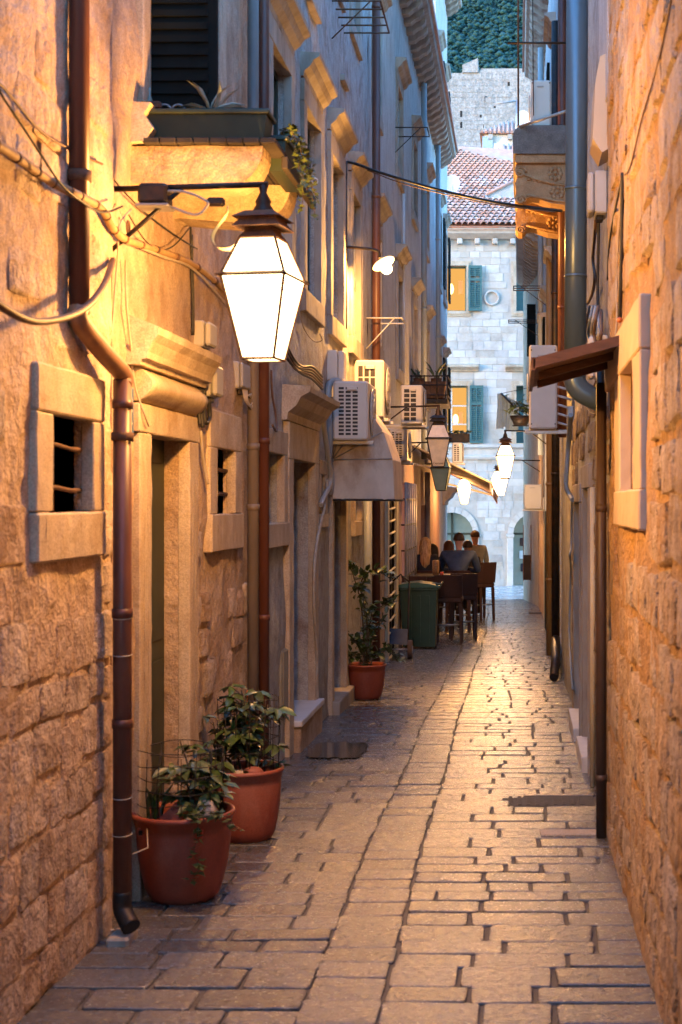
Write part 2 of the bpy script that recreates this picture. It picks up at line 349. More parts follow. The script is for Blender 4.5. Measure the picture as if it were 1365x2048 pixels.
# hillside with pine forest
hb = MB(); vs = []; fs = []; nx, ny = 40, 26
for j in range(ny + 1):
    for i in range(nx + 1):
        X_ = -420 + i * 21; Y_ = 330 + j * 32; Z_ = 40 + (Y_ - 330) * .66 + 14 * nz(X_, Y_, 0, .006)
        vs.append((X_, Y_, Z_))
for j in range(ny):
    for i in range(nx): a = j * (nx + 1) + i; fs.append((a, a + 1, a + nx + 2, a + nx + 1))
hill = tag(hb.add(vs, fs, True).build('hillside', M('hill scrub', (.02, .06, .05), (.012, .04, .036), .05, .95, 0)), kind='structure')
fr = MB(); r = random.Random(11)
for i in range(2600):
    Y_ = r.uniform(400, 800); X_ = (r.uniform(800, 1150) - VX) * Y_ / F
    Z_ = 40 + (Y_ - 330) * .66 + 14 * nz(X_, Y_, 0, .006); h = r.uniform(5, 10); w = r.uniform(2.2, 4.2)
    for k in range(11):
        a = r.uniform(0, 6.28); q = r.uniform(0, .75) * w; zc = Z_ + h * (.35 + .65 * r.random() * (1 - q / w * .7)); s_ = w * r.uniform(.22, .42)
        cx, cy = X_ + q * math.cos(a), Y_ + q * math.sin(a)
        oct_ = [(cx + s_ * r.uniform(.7, 1.3), cy, zc), (cx, cy + s_, zc - .1), (cx - s_ * r.uniform(.7, 1.3), cy, zc), (cx, cy - s_, zc - .1), (cx + r.uniform(-.5, .5), cy, zc + s_ * .8), (cx, cy, zc - s_ * .6)]
        fr.add(oct_, [(0, 1, 4), (1, 2, 4), (2, 3, 4), (3, 0, 4), (1, 0, 5), (2, 1, 5), (3, 2, 5), (0, 3, 5)], True)
tag(fr.build('pine_forest', forest_m), 'dense pine forest covering the hillside above the roofs', 'forest', kind='stuff')

# ------------------------------------------------------------------ walls
def wall(name, mat, parent, Xf, n, y0, y1, z0, z1, ops, step=.2, amp=.01, thick=1.5, fsc=2.2, zst=1.0):
    if not callable(Xf): xx = Xf; Xf = lambda Y: xx
    def axis(a, b, cuts):
        k = max(1, int((b - a) / step)); L = sorted(set([round(a + (b - a) * i / k, 4) for i in range(k + 1)] + [round(c, 4) for c in cuts if a < c < b])); out = [L[0]]
        cs = set(round(c, 4) for c in cuts)
        for v in L[1:]:
            if v - out[-1] < step * .3 and v not in cs and v != L[-1]: continue
            if v - out[-1] < step * .3 and out[-1] not in cs and len(out) > 1: out.pop()
            out.append(v)
        return out
    ys = axis(y0, y1, [c for o in ops for c in o[:2]]); zs = axis(z0, z1, [c for o in ops for c in o[2:4]])
    idx = {}; mb = MB(); vs = []; fs = []
    def V(y, z):
        k = (y, z)
        if k not in idx:
            d = amp * (nz(y, z * zst, n * 3.1, fsc) + .6 * nz(y, z * zst, n * 1.7, fsc * 3.1) + .35 * nz(y, z * zst, n * 2.3, fsc * 8)); idx[k] = len(vs); vs.append((Xf(y) + n * d, y, z))
        return idx[k]
    def inside(yc, zc): return any(o[0] < yc < o[1] and o[2] < zc < o[3] for o in ops)
    for i in range(len(ys) - 1):
        for j in range(len(zs) - 1):
            if inside((ys[i] + ys[i + 1]) / 2, (zs[j] + zs[j + 1]) / 2): continue
            fs.append((V(ys[i], zs[j]), V(ys[i + 1], zs[j]), V(ys[i + 1], zs[j + 1]), V(ys[i], zs[j + 1])))
    mb.add(vs, fs, amp > .006)
    for o in ops:
        ya, yb, za, zb, dep = [round(c, 4) for c in o[:4]] + [o[4]]
        for (c0, run, kind) in ((ya, zs, 'y'), (yb, zs, 'y'), (za, ys, 'z'), (zb, ys, 'z')):
            lo, hi = (za, zb) if kind == 'y' else (ya, yb)
            if kind == 'z' and c0 <= z0 + 1e-4: continue
            rr_ = [v for v in run if lo - 1e-5 <= v <= hi + 1e-5]
            for a, b_ in zip(rr_, rr_[1:]):
                k1, k2 = ((c0, a), (c0, b_)) if kind == 'y' else ((a, c0), (b_, c0))
                if k1 not in idx or k2 not in idx: continue
                A = Vector(vs[idx[k1]]); B = Vector(vs[idx[k2]]); D = Vector((-n * dep, 0, 0))
                mb.add([A, B, Vector((Xf(B.y), B.y, B.z)) + D, Vector((Xf(A.y), A.y, A.z)) + D], [(0, 1, 2, 3)])
    xa, xb = Xf(y0), Xf(y1); ba, bb = xa - n * thick, xb - n * thick
    mb.add([(xa, y0, z0), (xa, y0, z1), (ba, y0, z1), (ba, y0, z0), (xb, y1, z0), (xb, y1, z1), (bb, y1, z1), (bb, y1, z0)], [(0, 1, 2, 3), (4, 7, 6, 5), (1, 5, 6, 2), (3, 2, 6, 7)])
    return mb.build(name, mat, parent)
def stone_variant(seed):
    r = random.Random(seed); mb = MB(); N = 6; vs = []; fs = []; sk = r.gauss(0, .025); sk2 = r.gauss(0, .04)
    for j in range(N):
        for i in range(N):
            g_ = [0, .06, .36, .64, .94, 1]; u, v = g_[i] - .5, g_[j] - .5; e = i in (0, N - 1) or j in (0, N - 1); cor = i in (0, N - 1) and j in (0, N - 1)
            m = .95 if cor else (1 - abs(r.gauss(0, .02)))
            w = -1.0 if e else r.uniform(.45, 1.0)
            vs.append((w, (u + sk * v + (0 if e else r.gauss(0, .02))) * m, (v + sk2 * u + (0 if e else r.gauss(0, .02))) * m))
    for j in range(N - 1):
        for i in range(N - 1): a = j * N + i; fs.append((a, a + 1, a + N + 1, a + N))
    return mb.add(vs, fs, True)
SV = [stone_variant(300 + i) for i in range(16)]
def stones(parent, mat, X, n, y0, y1, z0, z1, avoid, ch, w, proud, keep=1.0, seed=1, slope=-.0225, name='stone'):
    ms = [v.mesh('stone', mat) for v in SV]; r = random.Random(seed); z = z0; cnt = 0
    while z < z1:
        h = r.uniform(*ch); y = y0 - r.uniform(0, .2)
        while y < y1:
            ww = r.uniform(*w); ww = min(ww, y1 - y)
            if ww < .07: break
            yc, zc = y + ww / 2, z + h / 2 + slope * (y - y0) * max(0, 1 - (z - z0) / 2.5) + r.gauss(0, .012)
            hh = h * r.uniform(.93, 1.03)
            kp = keep(yc, zc) if callable(keep) else keep
            if r.random() < kp and not any(a - ww / 2 < yc < b_ + ww / 2 and c - h / 2 < zc < d + h / 2 for a, b_, c, d in avoid) and cnt < 300:
                place(name, ms[r.randrange(16)], parent, (X, yc, zc), (r.gauss(0, .04), 0, 0 if n > 0 else math.pi), (proud * r.uniform(.6, 1.3), ww - .012, hh - .012)); cnt += 1
            y += ww
        z += h
def roughen(o, amp=.004, step=.07):
    """worn, chipped edges on cut stone"""
    bm = bmesh.new(); bm.from_mesh(o.data)
    for _ in range(2):
        es = [e for e in bm.edges if e.calc_length() > step * 1.6]
        if not es: break
        by = {}
        for e in es: by.setdefault(min(20, max(1, int(e.calc_length() / step))), []).append(e)
        for k, ee in by.items(): bmesh.ops.subdivide_edges(bm, edges=[e for e in ee if e.is_valid], cuts=k, use_grid_fill=True)
    off = wloc(o)
    for v in bm.verts:
        p = v.co + off; f = nz(p.x, p.y, p.z, 9) + .7 * nz(p.x, p.y, p.z, 23); v.co += v.normal * amp * (f - .25)
    bm.normal_update(); bm.to_mesh(o.data); bm.free(); o.data.update()
def panel(name, mat, parent, x, ya, yb, za, zb, th=.03, c=.004):
    return MB().box(x - th / 2, x + th / 2, ya, yb, za, zb, c).build(name, mat, parent)
HOODP = [(-.03, -.13), (.025, -.13), (.03, -.09), (.075, -.055), (.10, -.01), (.145, .015), (.15, .045), (-.03, .06)]
def hood(parent, X, n, ya, yb, z, sc=1.0, mat=None, name='hood'):
    pr = [(X + n * x * sc, z + zz * sc) for x, zz in HOODP]
    mb = MB().prism(pr, 'y', ya, yb)
    return mb.build(name, mat or dressed_d, parent)
def window(parent, X, n, ya, yb, za, zb, sw=.13, proud=.03, dep=.2, mat=None, hd=0, content='glass', hx=.16, label=None):
    mat = mat or dressed; e = .004; X0, X1 = X - n * .03, X + n * proud
    w = MB().box(X0, X1, ya - sw, yb + sw, zb - e, zb + sw * 1.1, .006).build('window_surround', mat, parent)
    MB().box(X0, X1, ya - sw, ya + e, za + e, zb - e - .002, .005).build('jamb', mat, w)
    MB().box(X0, X1, yb - e, yb + sw, za + e, zb - e - .002, .005).build('jamb', mat, w)
    MB().box(X0, X1 + n * .012, ya - sw, yb + sw, za - sw * 1.1, za + e, .006).build('sill', mat, w)
    xb = X - n * (dep - .02)
    if content == 'glass':
        MB().box(xb - n * .02, xb, ya, yb, za, zb).build('pane', glass_dk, w)
        m = MB(); fw = .05
        m.box(xb, xb + n * .03, ya, ya + fw, za, zb); m.box(xb, xb + n * .03, yb - fw, yb, za, zb); m.box(xb, xb + n * .03, ya + fw, yb - fw, zb - fw, zb); m.box(xb, xb + n * .03, ya + fw, yb - fw, za, za + fw); m.box(xb, xb + n * .034, (ya + yb) / 2 - .03, (ya + yb) / 2 + .03, za + fw, zb - fw)
        m.build('window_frame', green_dk, w)
    elif content == 'dark':
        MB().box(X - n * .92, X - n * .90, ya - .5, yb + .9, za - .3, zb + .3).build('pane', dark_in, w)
    if hd: hood(w, X, n, ya - hx, yb + hx, zb + sw * 1.1 + hd, 1.05, dressed_d)
    if label: w['label'] = label
    return w
def shutter(name, parent, x, n, y0, y1, z0, z1, mat, pitch=.075, th=.04):
    """louvred shutter lying in the plane across X: stiles, rails and slats"""
    m = MB(); s_ = .05; xa, xb = x - th / 2, x + th / 2
    m.box(xa, xb, y0, y0 + s_, z0, z1); m.box(xa, xb, y1 - s_, y1, z0, z1)
    m.box(xa, xb, y0 + s_, y1 - s_, z0, z0 + .08); m.box(xa, xb, y0 + s_, y1 - s_, z1 - .08, z1); zm = z0 + (z1 - z0) * .62; m.box(xa, xb, y0 + s_, y1 - s_, zm - .04, zm + .04)
    o = m.build(name, mat, parent); k = MB(); z = z0 + .09
    while z < z1 - .1:
        if abs(z + pitch / 2 - zm) > .06: k.hexa([(xa, y0 + s_, z), (xb, y0 + s_, z + pitch * .55), (xb, y1 - s_, z + pitch * .55), (xa, y1 - s_, z), (xa, y0 + s_, z + .012), (xb, y0 + s_, z + pitch * .55 + .012), (xb, y1 - s_, z + pitch * .55 + .012), (xa, y1 - s_, z + .012)])
        z += pitch
    tag(k.build('slats', mat, o), kind='stuff'); return o

# ---- nearest house on the left: rubble stone, small barred window
XN = -1.70
n1 = (5.13, 5.62, 1.612, 1.976, .055)
H1 = thing('stone_house', 'nearest rubble stone house with a small barred window beside the brown downpipe', 'house', (XN, 4, gz(4)))
wall('wall', mortar, H1, XN, 1, 3.4, 5.95, -.5, 5.6, [n1], .04, .013, 1.5, 2.6)
wall('wall', mortar, H1, XN, 1, -18, 3.4, -.5, 5.6, [], .5, .02, 1.5)
wn1 = [(4.92, 5.80, 1.38, 2.20)]
stones(H1, rubble, XN + .005, 1, 4.0, 5.94, -.10, 3.6, wn1, (.15, .23), (.17, .34), .0065, lambda y, z: .99 if z < 1.6 else (.6 if z < 2.2 else .3), 21)
w = MB().box(XN - .03, XN + .028, 4.95, 5.765, 1.972, 2.145, .008).build('window_surround', dressed, H1)
MB().box(XN - .03, XN + .025, 4.95, 5.134, 1.616, 1.970, .006).build('jamb', dressed, w)
MB().box(XN - .03, XN + .025, 5.616, 5.765, 1.616, 1.970, .006).build('jamb', dressed, w)
MB().box(XN - .03, XN + .031, 4.95, 5.765, 1.436, 1.614, .008).build('sill', dressed, w)
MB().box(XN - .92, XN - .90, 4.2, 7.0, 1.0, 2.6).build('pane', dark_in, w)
MB().box(XN - .12, XN - .10, 5.14, 5.18, 1.68, 1.8, .01).build('hanging_rag', sign_or, w)
for zb_ in (1.70, 1.86): MB().tube([(XN - .03, 5.11, zb_), (XN - .025, 5.3, zb_ + .006), (XN - .03, 5.5, zb_ - .004), (XN - .03, 5.64, zb_)], .009, 8).build('bar', rust, w)
for yb_ in (5.22, 5.32): MB().tube([(XN - .045, yb_, 1.59), (XN - .045, yb_, 1.99)], .008, 8).build('bar', rust, w)

# ---- second house on the left: door under a moulded hood, balcony corbels
XD = -1.735
dD = (6.60, 7.37, -.5, 1.97, .10); dW2 = (8.08, 8.60, 1.58, 1.965, .05); dB = (6.62, 8.12, 3.30, 5.25, .12)
H2 = thing('plastered_house', 'washed stone house with moulded door hood, green door and a plant shelf on corbels', 'house', (XD, 7.5, gz(7.5)))
wall('wall', lime_old, H2, XD, 1, 5.95, 9.2, -.5, 6.2, [dD, dW2, dB], .09, .022, 1.5, 2.6)
stones(H2, rubble, XD + .004, 1, 7.62, 9.18, -.2, 1.35, [(8.02, 8.98, 1.2, 2.2)], (.16, .24), (.18, .34), .018, .5, 33)
dr = MB().box(XD - .14, XD - .10, 6.59, 7.38, gz(7) + .0, 1.98, .004).build('door', green_dk, H2)
MB().box(XD - .103, XD - .092, 6.66, 6.97, .05, .85, .004).build('door_panel', green_dk, dr); MB().box(XD - .103, XD - .092, 7.02, 7.32, .05, .85, .004).build('door_panel', green_dk, dr)
MB().box(XD - .103, XD - .092, 6.66, 6.97, .95, 1.85, .004).build('door_panel', green_dk, dr); MB().box(XD - .103, XD - .092, 7.02, 7.32, .95, 1.85, .004).build('door_panel', green_dk, dr)
MB().tube([(XD - .10, 6.68, .95), (XD - .06, 6.68, .95), (XD - .06, 6.76, .95)], .009, 6).build('handle', iron, dr)
for (ya, yb) in ((6.40, 6.604), (7.366, 7.57)): MB().box(XD - .03, XD + .035, ya, yb, -.4, 1.966, .006).build('door_jamb', dressed, H2)
MB().box(XD - .03, XD + .037, 6.38, 7.59, 1.967, 2.10, .006).build('door_lintel', dressed, H2)
# convex frieze and hood above the door
pr = [(XD - .03, 2.11)] + [(XD + .03 + .06 * math.sin(math.pi * i / 8), 2.11 + .15 * i / 8) for i in range(9)] + [(XD - .03, 2.26)]
MB().prism(pr, 'y', 6.40, 7.55, True).build('frieze', dressed, H2)
pr = [(XD - .03, 2.262), (XD + .06, 2.262), (XD + .065, 2.285), (XD + .09, 2.29), (XD + .095, 2.32), (XD + .115, 2.365), (XD + .14, 2.395), (XD + .145, 2.43), (XD - .03, 2.50)]
MB().prism(pr, 'y', 6.30, 7.64).build('door_hood', dressed, H2)
MB().box(XD - .2, XD + .02, 6.5, 7.5, gz(7) - .1, gz(7) + .06, .01).build('door_step', dressed, H2)
w2 = window(H2, XD, 1, 8.08, 8.60, 1.58, 1.965, .19, .028, .10, content='dark')
for zb_ in (1.70, 1.84): MB().tube([(XD - .03, 8.06, zb_), (XD - .03, 8.62, zb_)], .012, 8).build('bar', rust, w2)
for yb_ in (8.16, 8.26): MB().tube([(XD - .05, yb_, 1.57), (XD - .05, yb_, 1.97)], .008, 8).build('bar', rust, w2)
# tall balcony window with dark louvred shutters
bw = MB().box(XD - .12, XD - .10, 6.62, 8.12, 3.3, 5.25).build('balcony_window', dark_in, H2)
for (ya, yb) in ((6.64, 7.36), (7.38, 8.10)): shutter('shutter', bw, XD - .07, 1, ya, yb, 3.32, 5.23, shut_dark)
# one leaf folded open across the near jamb
m = MB(); m.box(XD + .02, XD + .06, 6.60, 6.63, 3.32, 5.2)
o = MB().box(XD - .0, XD + .34, 6.585, 6.62, 3.34, 5.2, .004).build('open_shutter', shut_dark, bw)
k = MB(); z_ = 3.42
while z_ < 5.1: k.box(XD + .04, XD + .30, 6.572, 6.583, z_, z_ + .03); z_ += .06
tag(k.build('slats', shut_dark, o), kind='stuff')
for (ya, yb) in ((6.46, 6.624), (8.116, 8.30)): MB().box(XD - .03, XD + .035, ya, yb, 3.27, 5.25, .006).build('window_jamb', dressed, H2)
# rounded stone corbels and slatted shelf
def corbel(name, y0, y1):
    L = .585; pr = [(XD - .05, 3.07), (XD + .02, 3.085), (XD + .2, 3.07), (XD + .32, 3.062)]
    pr += [(XD + L - .17 + .17 * math.sin(a), 3.255 - .185 * math.cos(a)) for a in [math.pi / 2 * i / 8 for i in range(9)]]
    pr += [(XD - .05, 3.255)]
    return MB().prism(pr, 'y', y0, y1).build(name, M('golden corbel stone', (.50, .39, .25), (.38, .28, .16), 11, .85, .8, 50, c3=(.24, .17, .10), coarse=.7), H2)
corbel('corbel', 6.40, 6.62); corbel('corbel', 7.18, 7.40)
MB().prism([(XD - .03, 3.26), (XD + .07, 3.27), (XD + .10, 3.33), (XD + .06, 3.39), (XD + .09, 3.44), (XD - .03, 3.45)], 'y', 6.36, 6.52).build('corbel_scroll', dressed, H2)
for i in range(8): MB().box(XD + .055 + i * .075, XD + .124 + i * .075, 6.36, 7.5, 3.258, 3.285, .004).build('slat', wood_gry, H2)
MB().box(XD + .635, XD + .665, 6.60, 7.52, 3.20, 3.258, .004).build('shelf_edge', wood_gry, H2)

# ---- third house on the left: tall row of hooded windows
XE = -1.73
up_w = [(9.85, 10.65), (11.45, 12.25), (13.05, 13.85), (14.65, 15.35)]
eW3 = (9.72, 10.36, 1.50, 2.0, .12); eD2 = (10.72, 11.88, -.6, 1.98, .17); eD3 = (13.12, 14.05, -.7, 1.72, .25); eW4 = (14.9, 15.5, 1.45, 2.0, .2); eW5 = (12.35, 12.62, 1.55, 1.9, .2)
H3 = thing('tall_stone_house', 'tall grey stone house with four hooded upper windows behind the hanging lantern', 'house', (XE, 12.5, gz(12.5)))
wall('wall', wall_cool, H3, XE, 1, 9.2, 16.4, -.7, 9.0, [eW3, eD2, eD3, eW4, eW5] + [(a, b_, 3.35, 4.85, .12) for a, b_ in up_w] + [(a, b_, 6.6, 7.9, .12) for a, b_ in up_w], .16, .016, 2)
window(H3, XE, 1, 9.72, 10.36, 1.50, 2.0, .15, .03, .12, content='dark')
window(H3, XE, 1, 14.9, 15.5, 1.45, 2.0, .14, .03, .2, content='dark'); window(H3, XE, 1, 12.35, 12.62, 1.55, 1.9, .11, .025, .2, content='dark')
for a, b_ in up_w:
    window(H3, XE, 1, a, b_, 3.35, 4.85, .16, .035, .12, hd=.15, content='glass', mat=dressed_d); window(H3, XE, 1, a, b_, 6.6, 7.9, .13, .03, .12, content='glass', mat=dressed_d)
for a, b_ in ((11.0, 12.7), (13.3, 14.7)): MB().box(XE - .03, XE + .05, a + .5, b_ - .5, 5.75, 5.81, .006).build('stone_ledge', dressed_d, H3)
MB().box(XE - .20, XE - .16, 10.7, 11.9, -.3, 2.0).build('door', M('brown door', (.10, .055, .03), (.07, .035, .02), 6, .55, .3, 50, streak=.2), H3)
for ya, yb in ((10.52, 10.724), (11.876, 12.05)): MB().box(XE - .03, XE + .04, ya, yb, -.5, 1.976, .006).build('door_jamb', dressed, H3)
MB().box(XE - .03, XE + .042, 10.5, 12.07, 1.977, 2.25, .006).build('door_lintel', dressed, H3)
hood(H3, XE, 1, 10.42, 12.15, 2.44, 1.4, dressed, 'door_hood')
st = MB().box(XE - .28, XE + .085, 10.75, 11.95, -.45, -.045, .012).build('door_step', lime_old, H3); MB().box(XE - .28, XE + .10, 10.72, 11.98, -.045, .0, .006).build('tread', white_pt, st)
MB().box(XE - .25, XE - .21, 13.1, 14.1, -.4, 1.75).build('door', M('grey brown door', (.13, .085, .055), (.09, .06, .04), 6, .6, .3, 50, streak=.2), H3)
for ya, yb in ((12.98, 13.124), (14.046, 14.2)): MB().box(XE - .03, XE + .035, ya, yb, -.6, 1.716, .006).build('door_jamb', dressed, H3)
MB().box(XE - .03, XE + .037, 12.95, 14.22, 1.717, 1.85, .006).build('door_lintel', dressed, H3)
MB().box(XE - .2, XE + .10, 13.0, 14.2, -.5, gz(13.5) + .13, .01).build('door_step', dressed_d, H3)
# ---- fourth house on the left: pale, pink ground floor, restaurant
XF = -1.73
fw = [(16.9, 17.7), (20.2, 21.0), (23.2, 24.0), (26.4, 27.2)]
fD = (18.55, 19.7, -.7, 1.68, .2); fG = (21.0, 22.9, .05, 1.95, .2); fD2 = (25.2, 26.2, -.7, 1.6, .3)
H4 = thing('restaurant_house', 'pale rendered house with pink ground floor behind the diners', 'house', (XF, 24, gz(24)))
wall('wall', wall_pale, H4, XF, 1, 16.4, 31, 2.3, 9.0, [(a, b_, 3.55, 4.9, .14) for a, b_ in fw] + [(a, b_, 6.4, 7.6, .25) for a, b_ in fw], .3, .012, 2.5)
wall('ground_floor_wall', wall_pink, H4, XF + .01, 1, 20.6, 31, -.9, 2.3, [fG, fD2], .3, .006, 2.5)
wall('ground_floor_wall', lime_old, H4, XF + .005, 1, 16.4, 20.6, -.9, 2.3, [fD], .2, .012, 2.5)
for i, (a, b_) in enumerate(fw):
    window(H4, XF, 1, a, b_, 3.55, 4.9, .15, .035, .14, hd=.18, content='glass', mat=dressed_d); window(H4, XF, 1, a, b_, 6.4, 7.6, .14, .03, .25, hd=.12, content='glass', mat=dressed_d)
bd_ = MB().box(XF - .16, XF - .12, 18.5, 19.75, -.6, 1.7).build('barred_door', dark_in, H4)
for i in range(13): MB().tube([(XF - .02, 18.53, -.42 + i * .165), (XF + .02, 19.0, -.42 + i * .165), (XF + .02, 19.72, -.40 + i * .165)], .016, 6).build('bar', cream_pt, bd_)
for yb_ in (18.62, 19.15, 19.66): MB().tube([(XF - .0, yb_, -.6), (XF - .0, yb_, 1.68)], .014, 6).build('bar', iron, bd_)
for ya, yb in ((18.4, 18.554), (19.696, 19.95)): MB().box(XF - .03, XF + .05, ya, yb, -.6, 1.676, .006).build('door_jamb', cream_pt, H4)
MB().box(XF - .2, XF - .17, 21.0, 22.9, .05, 1.95).build('pane', M('lit room glass', (.3, .2, .18), None, 3, .3, 0, emit=(1, .62, .5), estr=.5 * DISP), H4)
MB().box(XF - .3, XF - .26, 25.1, 26.3, -.8, 1.65).build('door', M('red door', (.22, .05, .04), None, 6, .5, .1), H4)
gr = MB(); gx = XF + .075
gt = thing('window_grille', 'bulging white and black iron window grille above the restaurant table', 'grille', (XF + .1, 22.6, .1))
for i in range(5): zb_ = .18 + i * .38; MB().tube([(XF - .02, 20.9, zb_), (gx, 20.9, zb_), (gx, 23.0, zb_), (XF - .02, 23.0, zb_)], .014, 6, smooth=False).build('bar', iron, gt)
for y_ in (20.9, 21.3, 21.7, 22.1, 22.55, 23.0): MB().tube([(gx, y_, .12), (gx, y_, 1.95)], .018, 6).build('bar', zinc, gt)
# eaves with stone brackets, third and fourth houses
def eaves(parent, X, n, y0, y1, z, proj=.36, pitch=.42, mat=None):
    mat = mat or dressed_d
    MB().prism([(X - n * .1, z), (X + n * .06, z), (X + n * .09, z + .05), (X + n * proj, z + .17), (X + n * (proj + .02), z + .25), (X - n * .1, z + .36)], 'y', y0, y1).build('eaves', mat, parent)
    y = y0 + .1; pr = [(X - n * .02, z - .10), (X + n * .10, z - .08), (X + n * .17, z - .02), (X + n * .24, z + .01), (X + n * .29, z + .07), (X + n * .30, z + .135), (X + n * .05, z + .05), (X - n * .02, z + .05)]
    me = MB().prism([(a - X, b_ - z) for a, b_ in pr], 'y', 0, .17).mesh('bracket', mat)
    while y < y1 - .15: place('eaves_bracket', me, parent, (X, y, z)); y += pitch
eaves(H3, XE, 1, 9.2, 16.38, 9.0); eaves(H4, XF, 1, 16.4, 31.0, 9.0)
def tiled_roof(parent, x0, x1, y0, y1, z, dz, name='roof'):
    return MB().hexa([(x0, y0, z), (x1, y0, z + dz), (x1, y1, z + dz), (x0, y1, z), (x0, y0, z + .1), (x1, y0, z + dz + .1), (x1, y1, z + dz + .1), (x0, y1, z + .1)]).build(name, tile_m, parent)
tiled_roof(H3, XE + .42, XE - 3, 9.2, 16.4, 9.262, 1.6); tiled_roof(H4, XF + .42, XF - 3, 16.4, 31.0, 9.262, 1.6)
# ---- last house on the left, at the corner
XG = -1.80
H5 = thing('corner_house', 'tall pale corner house at the far end of the left row', 'house', (XG, 33.5, gz(33.5)))
gw = [(31.8, 32.6), (34.2, 35.0)]
wall('wall', wall_pale, H5, XG, 1, 31, 36.0, -1, 14, [(a, b_, z_, z_ + 1.6, .25) for a, b_ in gw for z_ in (3.4, 6.6, 10.2)], .4, .01, 3)
for a, b_ in gw:
    for z_ in (3.4, 6.6, 10.2):
        w = window(H5, XG, 1, a, b_, z_, z_ + 1.6, .15, .05, .25, hd=.15, content='glass', mat=dressed_d)
        shutter('shutter', w, XG + .09, 1, b_ + .02, b_ + .62, z_ + .02, z_ + 1.58, shut_dark, .1)
hood(H5, XG, 1, 33.8, 35.3, 1.9, 2.4, dressed_d, 'door_hood')
eaves(H5, XG, 1, 31, 36, 14)

# ---- nearest house on the right
XR = .50
rW = (5.85, 6.62, 1.70, 2.25, .16); rN = (6.98, 7.58, 1.22, 2.2, .12)
K1 = thing('flaking_stone_house', 'nearest house with flaking orange washed stone wall and small framed window', 'house', (XR, 5, gz(5)))
wall('wall', mortar_r, K1, XR, -1, 3.4, 7.78, -.5, 5.6, [rW, rN], .045, .022, 1.5, 2.8, .5)
wall('wall', mortar_r, K1, XR, -1, -18, 3.4, -.5, 5.6, [], .5, .02, 1.5)
stones(K1, rubble_r, XR - .003, -1, 3.8, 7.72, -.16, 4.3, [(5.42, 7.0, 1.5, 2.55), (6.9, 7.7, 1.1, 2.45)], (.18, .28), (.24, .46), .016, lambda y, z: .98 if z < 1.4 else .9, 45)
plast = M('smooth cream plaster', (.56, .44, .30), (.50, .38, .25), 4, .7, .12, 50, streak=.5)
w = MB().box(XR + .03, XR - .034, 5.50, 7.72, 2.246, 2.46, .008).build('window_surround', plast, K1)
MB().box(XR + .03, XR - .031, 5.50, 5.854, 1.70, 2.244, .006).build('jamb', plast, w)
MB().box(XR + .03, XR - .031, 6.616, 6.95, 1.70, 2.244, .006).build('jamb', plast, w)
MB().box(XR + .03, XR - .036, 5.50, 6.95, 1.54, 1.704, .008).build('sill', plast, w)
MB().box(XR + .14, XR + .16, 5.8, 6.7, 1.68, 2.28).build('pane', M('plastered niche back', (.5, .38, .27), None, 4, .8, .1), w)
MB().box(XR + .10, XR + .12, 6.95, 7.62, 1.2, 2.22).build('niche_back', plast, K1)
# ---- second house on the right: ducts, balcony
XM = .52
mD = (9.9, 10.7, -.6, 1.75, .2); mD2 = (11.3, 12.4, -.6, 1.65, .2)
K2 = thing('pipe_clad_house', 'narrow dark stone house crowded with pipes, boxes and a carved balcony', 'house', (XM, 12, gz(12)))
wall('wall', wall_cool, K2, XM, -1, 7.78, 17, -.7, 7.6, [mD, mD2, (14.2, 15.1, 3.2, 4.6, .25), (14.2, 15.1, 6, 7.4, .25)], .14, .016, 1.5)
stones(K2, M('brown rubble', (.34, .26, .19), (.24, .18, .13), 9, .85, .7, 42, c3=(.18, .12, .08), rand=.2, coarse=.6, bd=.006), XM - .004, -1, 7.85, 13.4, -.35, 2.4, [(9.8, 10.85, -1, 1.9), (11.2, 12.5, -1, 1.8)], (.17, .26), (.2, .42), .022, .75, 51)
MB().box(XM + .18, XM + .22, 9.85, 10.75, -.5, 1.8).build('door', green_dk, K2); MB().box(XM + .18, XM + .22, 11.25, 12.45, -.5, 1.7).build('door', shut_dark, K2)
for ya, yb, zt in ((9.72, 9.904, 1.75), (10.696, 10.88, 1.75), (11.14, 11.304, 1.65), (12.396, 12.55, 1.65)): MB().box(XM + .03, XM - .04, ya, yb, -.5, zt, .006).build('door_jamb', dressed_d, K2)
MB().box(XM + .03, XM - .042, 9.7, 10.9, 1.752, 1.92, .006).build('door_lintel', dressed_d, K2); MB().box(XM + .03, XM - .042, 11.12, 12.57, 1.652, 1.8, .006).build('door_lintel', dressed_d, K2)
for ya, yb in ((9.85, 10.75), (11.3, 12.4)): MB().box(XM + .1, XM - .085, ya, yb, -.5, gz(ya) + .11, .008).build('door_step', white_pt, K2)
for z_ in (3.2, 6.0): window(K2, XM, -1, 14.2, 15.1, z_, z_ + 1.4, .14, .03, .25, hd=.12, content='glass', mat=dressed_d)
MB().box(XM + .03, XM - .03, 7.80, 8.6, 3.9, 7.5, .006).build('plaster_strip', wall_pale, K2)
MB().prism([(XM + .02, 3.66), (XM - .05, 3.62), (XM - .10, 3.70), (XM - .085, 4.02), (XM - .06, 4.16), (XM + .02, 4.2)], 'y', 8.0, 8.35).build('stone_hood', plast, K2)
